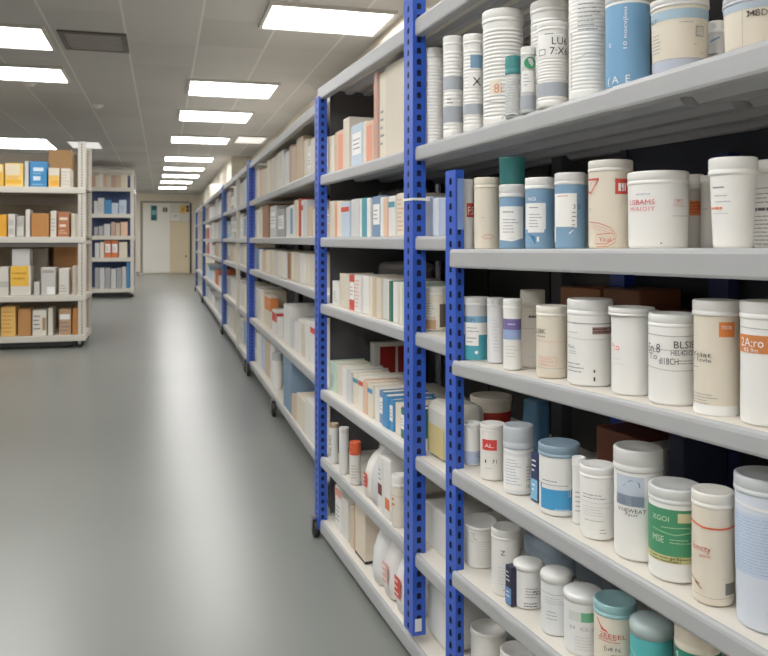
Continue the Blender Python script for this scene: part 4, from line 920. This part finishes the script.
rack_box(R2, 5, 335, 341, 487, 'white carton with orange top corner, farthest on the bottom shelf', 'carton', 'carton', PALET['white'], depth=0.2, inn=0.05, parts=[('rect', 0.0, 1.0, 0.78, 0.95, PEACH), ('lines', 0.2, 0.8, 0.2, 0.6, 4, INKG)])
rack_box(R2, 5, 342, 348, 500, 'low white carton, second from the far end of the bottom shelf', 'carton', 'carton', C(218, 214, 206), depth=0.16, inn=0.05)
rack_box(R2, 5, 350, 354, 507, 'beige carton beside the cream box with dark base', 'carton', 'carton', PALET['tan'], depth=0.2, inn=0.05)
o = rack_box(R2, 5, 355, 365, 506, 'cream upright box with a dark base strip on the bottom shelf', 'box', 'box', C(220, 206, 186), depth=0.17, inn=0.05, parts=[('rect', 0.0, 1.0, 0.0, 0.05, INK)], prn=[('rect', 0, 1, 0, 0.05, INK)])
pouch(R2, 5, 369.5, 379, 516, 'white soft pack with ribbed dark edge, bottom shelf', C(226, 226, 226), depth=0.25, name='soft_pack', cat='pack')
pouch(R2, 5, 380, 391, 527, 'white soft pack with pale red print, middle of the bottom shelf', C(230, 226, 224), depth=0.28, accent=C(226, 180, 170), name='soft_pack', cat='pack')
pouch(R2, 5, 392, 404, 540, 'bulging white soft pack with a red label, nearest on the bottom shelf', C(232, 232, 232), depth=0.24, accent=C(210, 70, 54), name='soft_pack', cat='pack')
for si, p0, p1, yt, txt, cc in ((4, 372, 381, 436, 'white carton behind the crumpled pouch, fifth shelf', (222, 218, 210)), (4, 383.5, 392, 440, 'cream carton at the back behind the tall plain carton, fifth shelf', (216, 206, 190)), (4, 393, 404, 448, 'pale grey carton at the back behind the wide white jar, fifth shelf', (204, 204, 206)),
                             (5, 374, 386, 500, 'white carton at the back behind the cream upright box, bottom shelf', (222, 220, 216)), (5, 388, 402, 512, 'pale carton at the back behind the soft packs, bottom shelf', (212, 208, 202))):
    rack_box(R2, si, p0, p1, yt, txt, 'carton', 'carton', C(*cc), depth=0.13, inn=0.31, parts=[('lines', 0.15, 0.85, 0.3, 0.8, 4, INKG)])
# things seen between the two front posts
e = rack_box(R2, 1, 423.5, 432, 197, 'pale blue file box between the perforated post and the short post', 'file_box', 'box', C(178, 194, 220), depth=0.28, inn=0.075)
rack_box(R2, 1, 432.5, 438, 198, 'white-blue narrow file box next to the short blue post', 'file_box', 'box', C(206, 214, 228), depth=0.28, inn=0.05)
rack_box(R2, 1, 438.5, 445, 199, 'grey-blue file box touching the short blue post', 'file_box', 'box', C(168, 182, 206), depth=0.28, inn=0.05)
container(R2, 2, 424, 448, 286, 'cream round tub with a brown photo label, between the two front posts', 'tub', 'tub', body=CREAMP, lid=C(226, 222, 214), lid_h=0.18, lid_k=1.02, gap=0.06,
          prn=[('rect', -0.9, 0.2, 0.3, 0.8, C(232, 226, 212)), ('rect', -0.85, 0.0, 0.05, 0.4, C(190, 150, 110)), ('lines', -0.8, 0.0, 0.45, 0.8, 5, INKG), ('rect', 0.3, 0.9, 0.1, 0.75, C(96, 84, 70))])
rack_box(R2, 3, 425, 446, 403, 'clear box of yellowish contents standing between the two front posts', 'clear_box', 'box', C(216, 212, 200, 0.25), depth=0.14, inn=0.06, bev=0.025, parts=[('rect', 0.15, 0.9, 0.06, 0.6, C(206, 188, 128))], prn=[('rect', 0.1, 0.9, 0.06, 0.6, C(206, 188, 128))])
rack_box(R2, 4, 424, 446, 508, 'flat white carton on the fifth shelf between the front posts', 'carton', 'carton', C(220, 218, 212), depth=0.3, inn=0.08, minh=0.04)
rack_box(R2, 4, 426, 446, 509, 'brown flat carton behind, fifth shelf, between the front posts', 'carton', 'carton', CARDB, depth=0.12, inn=0.42, minh=0.07)
rack_box(R2, 5, 424, 446, 585, 'folded white sheet pack on the bottom shelf between the front posts', 'sheet_pack', 'pack', C(216, 216, 214), depth=0.36, inn=0.07, bev=0.03, minh=0.08)

# back rows of the nearest rack
def back_box(si, p0, p1, ytop, label, m, name='carton', cat='carton', depth=0.14, inn=0.36, bev=0.004, **k):
    return rack_box(R1, si, p0, p1, ytop, label, name, cat, m, depth=depth, inn=inn, bev=bev, **k)
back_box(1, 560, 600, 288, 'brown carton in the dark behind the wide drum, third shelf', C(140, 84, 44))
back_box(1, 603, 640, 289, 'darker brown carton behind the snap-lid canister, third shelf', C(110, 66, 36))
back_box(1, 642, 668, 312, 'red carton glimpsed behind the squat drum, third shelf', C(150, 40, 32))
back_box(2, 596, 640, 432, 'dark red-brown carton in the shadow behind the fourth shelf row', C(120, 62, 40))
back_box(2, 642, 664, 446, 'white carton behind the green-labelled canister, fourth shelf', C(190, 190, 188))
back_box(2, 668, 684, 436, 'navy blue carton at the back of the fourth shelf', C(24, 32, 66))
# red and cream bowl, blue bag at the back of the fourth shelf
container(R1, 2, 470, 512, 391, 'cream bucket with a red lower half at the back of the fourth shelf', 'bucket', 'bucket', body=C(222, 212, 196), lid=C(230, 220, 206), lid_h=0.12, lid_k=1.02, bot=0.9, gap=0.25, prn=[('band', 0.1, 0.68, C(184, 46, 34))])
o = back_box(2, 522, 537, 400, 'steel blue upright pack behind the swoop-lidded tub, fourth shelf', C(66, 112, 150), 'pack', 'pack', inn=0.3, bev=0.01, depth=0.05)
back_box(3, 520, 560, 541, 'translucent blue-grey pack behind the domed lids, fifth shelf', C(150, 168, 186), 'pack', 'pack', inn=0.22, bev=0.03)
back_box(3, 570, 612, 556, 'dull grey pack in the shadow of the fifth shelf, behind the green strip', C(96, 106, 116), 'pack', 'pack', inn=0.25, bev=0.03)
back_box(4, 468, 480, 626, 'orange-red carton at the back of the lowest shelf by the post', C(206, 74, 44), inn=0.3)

# small cartons in the front row
def mini(si, p0, p1, ytop, label, cols, inn, depth=0.03):
    o = rack_box(R1, si, p0, p1, ytop, label, 'small_carton', 'carton', cols[0], depth=depth, inn=inn, bev=0.002, parts=[('rect', 0.02, 0.98, 0.04, 0.46, cols[1]), ('lines', 0.2, 0.8, 0.6, 0.9, 3, WL), ('lines', 0.2, 0.8, 0.2, 0.4, 2, WL)])
    return o
mini(2, 530.5, 537.8, 453, 'small navy and light blue carton beside the blue-lidded tub', (NAVY, C(120, 180, 216)), 0.05)
mini(3, 505, 511.5, 566, 'small navy carton with blue foot, front of the fifth shelf', (C(34, 36, 62), C(88, 132, 186)), 0.02, 0.024)

# ------------------------------------------------------------------ racks farther along the aisle
RZ = [1.80, 1.42, 1.10, 0.60, 0.15]
def aisle_rack(y0, y1, label, post_m, mids=(), top=True):
    R = Rack('shelving_unit', (0.85, y0), 0.0, label)
    L = y1 - y0
    R.post(L - 0.09, 0.1, 2.22, m=post_m, front=0.085, side=0.06)
    R.post(0.0, 0.1, 2.2, m=post_m)
    for yy in (0.0, L - 0.05): R.post(yy, 0.1, 2.14, inn=0.52, m=C(78, 84, 104), holes=False)
    for mm in mids: R.post(mm, 0.1, 2.2, m=PALE, holes=False, front=0.05)
    for z in RZ: R.shelf(0.005, L - 0.005, z, 0.56, 0.05, ribs=False, ins=0.008)
    R.shelf(0.0, L - 0.005, 2.2, 0.56, 0.06, ribs=False, ins=0.009)
    R.back(0.0, L - 0.01, 0.1, 2.2, 0.57, BACK)
    return R
R3 = aisle_rack(4.0, 8.4, 'long blue rack beyond the second tall post, third along the aisle', BLUE)
for a in (0.1, 2.35, 4.3): R3.caster(a, -0.004, 0.062)
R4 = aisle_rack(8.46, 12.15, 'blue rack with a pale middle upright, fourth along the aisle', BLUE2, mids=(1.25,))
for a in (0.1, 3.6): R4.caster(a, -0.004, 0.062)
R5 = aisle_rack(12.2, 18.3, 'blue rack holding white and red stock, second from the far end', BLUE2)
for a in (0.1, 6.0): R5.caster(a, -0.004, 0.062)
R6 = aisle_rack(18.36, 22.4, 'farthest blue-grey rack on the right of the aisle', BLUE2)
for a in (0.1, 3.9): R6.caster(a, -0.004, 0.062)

for q in (R3, R4, R5): RACKZ[q.e.name] = RZ
W3 = 'long third blue rack'
G3 = 'stock on the third blue rack'
file_row(R3, 0, RZ[0], [(254, 258, 169.5, 'white'), (258, 262, 170, 'peach'), (262, 266.5, 169, 'beige'), (267, 270, 160, 'cream'), (270, 273.5, 152, 'beige'), (273.5, 277, 153, 'pale grey'), (277, 280, 146, 'cream'), (280.3, 283, 147, 'white'), (284, 288, 151.5, 'white'), (288, 291.5, 145.5, 'pink-tan'), (291.5, 295.5, 146.5, 'tan'), (296, 302, 136.5, 'tan'), (302.5, 306, 140, 'cream'), (306.5, 310.5, 146, 'white', 'W'), (310.8, 316, 138, 'cream')], W3, 'archive box', 'box', G3, far=True, inn=0.068, depth=0.3)
file_row(R3, 1, RZ[1], [(254, 258, 210, 'white'), (258, 261.5, 203, 'cream'), (262, 268, 201, 'brown'), (270, 276, 206, 'pale grey', 'W'), (276.5, 283.5, 210, 'grey', 'W'), (285, 289, 207, 'white'), (289.3, 293.5, 205, 'white', 'B'), (294, 297, 200, 'cream'), (297, 299.6, 198.5, 'red'), (300, 303, 200, 'white', 'r'), (303, 306.5, 200, 'pale grey'), (307, 311, 207, 'tan'), (311.3, 316, 209, 'cream')], W3, 'archive box', 'box', G3, far=True, inn=0.068, depth=0.28)
file_row(R3, 2, RZ[2], [(255, 258, 248, 'steel blue'), (258, 261.5, 249, 'white'), (261.5, 266, 251, 'tan'), (266, 270, 250, 'cream'), (270, 274, 250, 'beige'), (274, 278, 251, 'pale grey'), (278, 282, 251, 'cream'), (282, 286, 252, 'white'), (286, 290, 253, 'brown'), (290, 294, 252, 'cream'), (294, 299, 252, 'beige'), (299, 304, 253, 'white'), (304, 309, 254, 'cream'), (309, 316, 254, 'beige')], W3, 'archive box', 'box', G3, far=True, inn=0.068, depth=0.26)
file_row(R3, 3, RZ[3], [(255, 259, 288, 'pale grey'), (259, 263, 290, 'cream'), (283, 289.5, 305, 'white'), (290, 293, 318, 'pale grey'), (293.4, 296, 322, 'white'), (296.4, 301, 320, 'white'), (301, 304, 323, 'beige'), (304.5, 308, 320, 'white'), (308.5, 314, 322, 'white', 'r')], W3, 'archive box', 'box', G3, far=True, inn=0.068, depth=0.24)
file_row(R3, 4, RZ[4], [(256, 260, 334, 'white'), (260, 264.5, 337, 'pale blue'), (264.5, 269, 342, 'tan'), (270, 274, 345, 'white')], W3, 'archive box', 'box', G3, far=True, inn=0.068, depth=0.24)
rack_box(R3, RZ[3], 264.5, 270, 296, 'orange-topped beige carton on the fourth shelf of the third blue rack', 'carton', 'carton', PALET['beige'], depth=0.08, inn=0.075, parts=[('rect', 0, 1, 0.55, 0.97, ORANGE)], prn=[('rect', 0.03, 0.97, 0.55, 0.97, ORANGE)])
rack_box(R3, RZ[3], 272, 276, 310, 'white carton with red upper band, fourth shelf of the third blue rack', 'carton', 'carton', PALET['white'], depth=0.12, inn=0.075, parts=[('rect', 0, 1, 0.5, 0.9, RED)], prn=[('rect', 0.03, 0.97, 0.5, 0.9, RED)])
rack_box(R3, RZ[3], 277, 281, 318, 'low white carton between red-banded carton and bottles, third blue rack', 'carton', 'carton', PALET['white'], depth=0.12, inn=0.075)
container(R3, RZ[4], 272, 283, 352, 'white bucket on the bottom shelf of the third blue rack', 'bucket', 'bucket', body=WHITEP, lid=C(190, 192, 194), lid_h=0.2, lid_k=1.04, bot=0.86, gap=0.03, base_z=RZ[4] + 0.0025)
rack_box(R3, RZ[4], 283.5, 291, 358, 'steel blue tall carton beside the white bucket, third blue rack', 'carton', 'carton', C(118, 146, 172), depth=0.3)
rack_box(R3, RZ[4], 291.5, 296, 396, 'tan carton past the steel blue one, third blue rack bottom', 'carton', 'carton', PALET['tan'], depth=0.2)
rack_box(R3, RZ[4], 296.5, 305, 397, 'cream carton on the bottom shelf near the second tall post', 'carton', 'carton', PALET['cream'], depth=0.26)
rack_box(R3, RZ[4], 305.5, 314, 402, 'white carton nearest the second tall post, third rack bottom', 'carton', 'carton', PALET['white'], depth=0.26)

random.seed(5)
PAL4 = ['white', 'pale grey', 'white', 'beige', 'pale grey', 'cream', 'pale blue', 'grey', 'white']
W4 = 'rack with pale middle upright'
for si, z in enumerate(RZ):
    items = []
    y_d = lambda p: 0
    p = 226.5
    cuts = [226.5, 230, 233.5, 237.4, 239.5, 242.5, 246]
    for k in range(len(cuts) - 1):
        a, b = cuts[k], cuts[k + 1] - 0.25
        if k == 3: a = 239.4
        aw = R4.away_at((a + b) / 2, 0.03); d = R4.depth(0.03, aw)
        hgt = random.uniform(0.22, 0.31) if si < 4 else random.uniform(0.25, 0.4)
        if si == 2: hgt *= 1.25
        items.append((a, b, CY - (z + hgt - EYE) * F / d, random.choice(PAL4), random.choice([None, 'W', 'l', None, 'B' if k == 5 else None])))
    file_row(R4, si, z, items, W4, 'carton', 'carton', 'cartons on the rack with a pale middle upright', far=True, inn=0.068, depth=0.3)
W5 = 'second farthest blue rack'
for si, z in enumerate(RZ):
    items = []
    cuts = [204.8, 207, 209.2, 212, 215, 218, 220.6]
    for k in range(len(cuts) - 1):
        a, b = cuts[k], cuts[k + 1] - 0.15
        aw = R5.away_at((a + b) / 2, 0.03); d = R5.depth(0.03, aw)
        hgt = random.uniform(0.2, 0.3)
        colr = random.choice(['white', 'white', 'pale grey', 'pale blue'])
        if si < 3 and k in (0, 1): colr = ['pink-tan', 'red'][k] if si else ['grey', 'pink-tan'][k]
        if si in (2, 3) and k == 4: colr = ['tan', 'orange'][si - 2]
        items.append((a, b, CY - (z + hgt - EYE) * F / d, colr))
    file_row(R5, si, z, items, W5, 'carton', 'carton', 'cartons on the second farthest blue rack', far=True, inn=0.068, depth=0.3)
# white roll standing on the far rack
aw = R5.away_at(217.5, 0.2); p = R5.pt(0.2, aw)
e = empty('paper_roll', (p[0], p[1], 2.203)); tag(e, 'upright white paper roll standing on top of a far blue rack', 'roll')
mb = MB(); mb.lathe([(0, 0), (0.155, 0), (0.16, 0.005), (0.16, 0.3), (0.155, 0.305), (0.06, 0.305), (0.058, 0.28), (0, 0.28)], 24); mb.obj('roll', C(236, 230, 218), e)
aw = R4.away_at(236, 0.25); p = R4.pt(0.25, aw)

# ------------------------------------------------------------------ racks on the other side, facing the viewer
R7 = Rack('shelving_unit', (-0.97, 11.07), PI / 2, 'wide cream wheeled rack of yellow, blue and brown cartons, across the aisle')
Z7 = [2.08, 1.44, 0.685, 0.165]
for yy in (0.0, 2.3):
    R7.post(yy, 0.1, 2.68, m=PALE, front=0.09, side=0.05)
    R7.post(yy, 0.1, 2.68, m=PALE, inn=0.86, front=0.09, side=0.05)
for z in Z7: R7.shelf(0.0, 2.36, z, 0.92, 0.075, m=PALE, ribs=False, ins=-0.012)
mb = MB(); mb.box(0.09, 0.84, 0.0, 0.02, 0.10, 0.17); mb.box(0.09, 0.84, 0.0, 0.02, 1.35, 1.39); mb.box(0.09, 0.84, 0.0, 0.02, 0.62, 0.66); mb.obj('side_rail', PALE, R7.e)
R7.back(0.0, 2.36, 0.66, 1.7, 0.93, C(126, 112, 94)); R7.back(0.0, 2.36, 1.7, 2.6, 0.93, C(140, 130, 116)); R7.back(0.0, 2.36, 0.12, 0.66, 0.93, C(110, 102, 90))
R7.beam(0.1, 2.2, 1.365, 0.02, 0.05, C(110, 104, 98), 'under_beam')
R7.beam(0.1, 2.2, 1.99, 0.30, 0.12, C(100, 92, 82), 'under_beam')
for (a, i) in ((0.08, 0.06), (0.08, 0.82), (2.25, 0.06), (2.25, 0.82)): R7.caster(a, i, 0.055)
mb = MB(); mb.box(0.02, 0.8, 0.16, 2.15, 0.03, 0.087); mb.obj('chassis', BLACKR, R7.e)

def lbox(R, z, p0, p1, ytop, label, colr, name='carton', cat='carton', depth=0.3, inn=0.05, parts=None, bev=0.008, lid=None):
    o = rack_box(R, z, p0, p1, ytop, label, name, cat, colr if not isinstance(colr, str) else PALET[colr], depth=depth, inn=inn, parts=parts, bev=bev, shrink=0.012)
    return o
r_ = 'rect'; WLn = [('lines', 0.15, 0.85, 0.2, 0.75, 4, INKG)]
z = Z7[0]
lbox(R7, z, -6, 4, 164, 'yellow carton cut by the frame, top shelf of the cream rack', 'yellow', parts=[(r_, 0.1, 0.9, 0.65, 0.95, C(242, 222, 170))])
lbox(R7, z, 4.5, 23.7, 163, 'large yellow carton with pale upper half, top shelf of the cream rack', C(244, 204, 110), parts=[(r_, 0.03, 0.8, 0.5, 0.95, C(232, 216, 186)), (r_, 0.05, 0.9, 0.12, 0.3, C(240, 180, 40)), ('lines', 0.15, 0.8, 0.32, 0.46, 2, PALET['orange'])])
lbox(R7, z, 24, 29, 161, 'thin pale grey carton beside the blue one, cream rack', 'pale grey')
lbox(R7, z, 29.3, 47.3, 161.5, 'bright blue carton with white lettering blocks, top of cream rack', C(46, 130, 190), parts=[(r_, 0.2, 0.8, 0.62, 0.76, C(214, 232, 244)), ('lines', 0.2, 0.8, 0.5, 0.58, 1, C(190, 220, 240)), (r_, 0.2, 0.62, 0.26, 0.42, C(214, 232, 244)), ('lines', 0.15, 0.8, 0.06, 0.16, 1, C(150, 200, 230))])
lbox(R7, z, 48, 59.8, 168, 'white-topped yellow carton right of the bright blue one, cream rack', C(238, 190, 96), parts=[(r_, 0.0, 1.0, 0.62, 1.0, C(226, 216, 196)), (r_, 0.2, 0.9, 0.1, 0.36, C(240, 168, 50))])
lbox(R7, z, 60.2, 71.2, 168.5, 'white carton with ruled print, top shelf end of the cream rack', C(224, 216, 202), parts=[('lines', 0.1, 0.9, 0.1, 0.9, 5, C(190, 182, 170))])
lbox(R7, z, 48, 72, 149.5, 'big brown cardboard box standing behind the top-shelf yellow cartons', C(176, 132, 78), depth=0.35, inn=0.5)
z = Z7[1]
lbox(R7, z, -4, 6.8, 214.5, 'deep yellow carton at the frame edge, second shelf of cream rack', C(240, 168, 40))
lbox(R7, z, 7.5, 15.6, 214, 'white carton with grey squares next to the deep yellow one', C(218, 212, 202), parts=[(r_, 0.1, 0.8, 0.1, 0.35, C(190, 186, 178)), (r_, 0.1, 0.8, 0.5, 0.75, C(192, 188, 182))])
lbox(R7, z, 16, 24.5, 216, 'grey mottled carton on the second shelf of the cream rack', C(176, 170, 162), parts=[(r_, 0.05, 0.9, 0.05, 0.5, C(206, 202, 194))])
lbox(R7, z, 25, 30.3, 209.5, 'tall narrow white carton left of the brown box, cream rack', C(220, 214, 206))
lbox(R7, z, 30.8, 49.3, 213.5, 'plain brown cardboard box in the middle of the cream rack second shelf', C(184, 122, 60))
lbox(R7, z, 50, 56.8, 211, 'slim white stacked-look carton right of the plain brown box', C(222, 214, 200), parts=WLn)
lbox(R7, z, 57.2, 69.8, 212, 'red-brown carton with white printed lines, cream rack second shelf', C(176, 108, 70), parts=[(r_, 0.15, 0.85, 0.68, 0.78, C(232, 214, 196)), (r_, 0.15, 0.7, 0.4, 0.5, C(232, 214, 196)), ('lines', 0.15, 0.85, 0.1, 0.3, 2, C(232, 200, 180))])
lbox(R7, z, 70.8, 76, 213.5, 'narrow cream carton against the cream post, second shelf', C(220, 210, 192))
z = Z7[2]
lbox(R7, z, -3, 8.8, 267, 'white carton cut by the frame, third shelf of the cream rack', C(222, 216, 206), parts=[(r_, 0.0, 1.0, 0.3, 0.5, C(190, 186, 178))])
ylab = lbox(R7, z, 10, 31, 266, 'white carton with a big yellow label, third shelf of cream rack', C(226, 220, 208), parts=[(r_, 0.0, 0.92, 0.32, 1.0, C(246, 190, 62)), ('lines', 0.1, 0.8, 0.5, 0.85, 2, C(200, 130, 30))])
zt = ylab.location.z + ylab.dimensions.z + 0.001
e = rack_box(R7, z, 11, 30.5, 249, 'grey-white carton stacked on the yellow-labelled one', 'carton', 'carton', C(206, 204, 200), depth=0.28, inn=0.06, z=zt, bev=0.008, shrink=0.02)
below = 0.0
lbox(R7, z, 40.5, 56, 267.5, 'grey-white carton with a white lower corner, cream rack third shelf', C(200, 196, 190), parts=[(r_, 0.4, 0.95, 0.02, 0.3, WL), (r_, 0.1, 0.9, 0.8, 0.9, C(160, 158, 154))], inn=0.06)
lbox(R7, z, 58.5, 69.5, 268.5, 'leaning-look white carton with dark foot, third shelf of cream rack', C(220, 214, 204), parts=[('lines', 0.1, 0.9, 0.1, 0.4, 3, INKG)])
lbox(R7, z, 72, 76.8, 266, 'thin cream carton by the cream post, third shelf', C(206, 196, 178))
lbox(R7, z, 53, 77, 245, 'brown box at the back of the cream rack third shelf', C(166, 112, 60), depth=0.3, inn=0.56)
lbox(R7, z, 33, 48, 248, 'dusky grey box at the back of the third shelf, cream rack', C(160, 150, 136), depth=0.3, inn=0.56)
lbox(R7, z, 33.5, 40, 282, 'low grey carton left of the grey-white one, third shelf cream rack', C(196, 194, 190), inn=0.06, depth=0.2)
z = Z7[3]
lbox(R7, z, 0.5, 16, 307, 'orange-yellow carton with ruled print, bottom of the cream rack', C(238, 186, 100), parts=[('lines', 0.1, 0.9, 0.1, 0.9, 6, C(206, 140, 50))])
lbox(R7, z, 17.5, 31.3, 309, 'brown carton beside the orange-yellow one, bottom of cream rack', C(190, 134, 76))
lbox(R7, z, 32, 47, 310, 'white carton with dark printed lines, bottom of the cream rack', C(228, 222, 210), parts=[('lines', 0.1, 0.6, 0.2, 0.85, 4, INK), (r_, 0.7, 0.95, 0.2, 0.7, C(170, 130, 90))])
lbox(R7, z, 47.6, 53.3, 308, 'narrow cream upright carton, bottom shelf of the cream rack', C(222, 216, 202))
lbox(R7, z, 58.5, 71.5, 309, 'brown and white lettered carton, bottom shelf of the cream rack', C(188, 150, 110), parts=[(r_, 0.05, 0.9, 0.6, 0.8, WL), ('lines', 0.1, 0.9, 0.1, 0.55, 3, C(110, 100, 140))])
lbox(R7, z, 72, 79, 308.5, 'plain orange-brown carton at the bottom right of the cream rack', C(196, 128, 62))

# tall rack farther back, and a rack half hidden behind the wide one
R8 = Rack('shelving_unit', (-0.68, 20.4), PI / 2, 'tall pale rack with five shelves standing farther down the aisle')
Z8 = [2.67, 2.03, 1.5, 0.97, 0.22]
for yy in (0.0, 1.03):
    R8.post(yy, 0.1, 3.1, m=PALE, front=0.08, side=0.05, holes=False)
    R8.post(yy, 0.1, 3.1, m=PALE, inn=1.5, front=0.08, side=0.05, holes=False)
for z in Z8: R8.shelf(0.0, 1.12, z, 1.55, 0.09, m=PALE, ribs=False, ins=-0.012)
R8.shelf(0.0, 1.12, 3.1, 1.55, 0.09, m=PALE, ribs=False, ins=-0.014)
R8.back(0.0, 1.12, 0.2, 3.0, 0.62, C(56, 74, 116))
mb = MB(); mb.box(0.06, 1.49, 0.0, 0.03, 1.4, 1.5); mb.box(0.06, 1.49, 0.0, 0.03, 2.57, 2.65); mb.box(0.06, 1.49, 0.0, 0.03, 0.1, 0.2); mb.obj('side_rail', C(190, 188, 184), R8.e)
mb = MB(); mb.box(0.05, 1.4, 0.05, 0.98, 0.02, 0.09); mb.obj('plinth', BLACKR, R8.e)
W8 = 'tall pale rack'
def row8(si, items, noun='carton'):
    file_row(R8, si, Z8[si], items, W8, noun, 'carton' if noun == 'carton' else 'book', 'stock on the tall pale rack', depth=0.3, far=False)
row8(0, [(92, 95.5, 175, 'pink-tan'), (95.5, 99, 175, 'cream'), (99, 103, 174, 'white'), (103, 107, 175, 'peach'), (107, 111, 174.5, 'beige'), (111, 116, 175, 'pink-tan'), (116, 121, 175.5, 'tan'), (121, 127, 174, 'cream')])
row8(1, [(94, 98, 201, 'pale grey'), (98, 104, 198, 'pale grey', 'l'), (104.5, 111, 200, 'blue'), (111.5, 118, 203, 'pale blue'), (119, 126, 200, 'pale blue', 'l')])
row8(2, [(94, 98, 227, 'grey'), (98.5, 103.5, 226, 'grey'), (104, 110, 224, 'pale grey'), (111, 115, 222, 'pink-tan'), (115.5, 120, 223, 'tan'), (120.5, 127, 222, 'peach')])
row8(3, [(95, 99.5, 243, 'pale grey'), (100, 104, 242, 'cream'), (104.5, 111, 240.5, 'orange', 'W'), (111.5, 118, 240.5, 'orange', 'W'), (119, 127, 242, 'cream')])
row8(4, [(95, 99, 268, 'grey'), (99.5, 104.5, 268, 'pale grey'), (105, 110.5, 268, 'grey'), (111, 116, 269, 'pale grey'), (116.5, 121.5, 268, 'grey'), (122, 126, 267, 'pale grey'), (126.5, 129.5, 262, 'blue')])

R9 = Rack('shelving_unit', (-1.17, 13.3), PI / 2, 'pale rack showing as a sliver between the wide rack and tall rack')
Z9 = [2.2, 1.55, 0.75, 0.2]
for yy in (0.0, 1.4): R9.post(yy, 0.0, 2.6, m=PALE, front=0.07, side=0.05, holes=False); R9.post(yy, 0.0, 2.6, m=PALE, inn=0.8, front=0.07, side=0.05, holes=False)
for z in Z9: R9.shelf(0.0, 1.47, z, 0.86, 0.07, m=PALE, ribs=False, ins=-0.012)
R9.back(0.0, 1.47, 0.2, 2.5, 0.87, C(90, 92, 98))
for z, yt, txt, cc in ((Z9[0], 172, 'dark carton peeping out beside the wide cream rack, upper', C(80, 84, 96)), (Z9[1], 205, 'grey-green carton peeping out beside the wide cream rack, middle', C(120, 132, 130)), (Z9[2], 262, 'vivid blue carton peeping out beside the wide cream rack', C(40, 110, 196)), (Z9[3], 296, 'white carton low behind the wide cream rack, peeping out', C(210, 212, 214))):
    lbox(R9, z, 81, 89.6, yt, txt, cc, inn=0.08)

# ------------------------------------------------------------------ ambient
w = bpy.data.worlds.new('world'); S.world = w; w.use_nodes = True
w.node_tree.nodes['Background'].inputs[0].default_value = (1, 0.98, 0.95, 1); w.node_tree.nodes['Background'].inputs[1].default_value = 0.3
for o in list(bpy.data.objects):
    if '_geo' in o: del o['_geo']
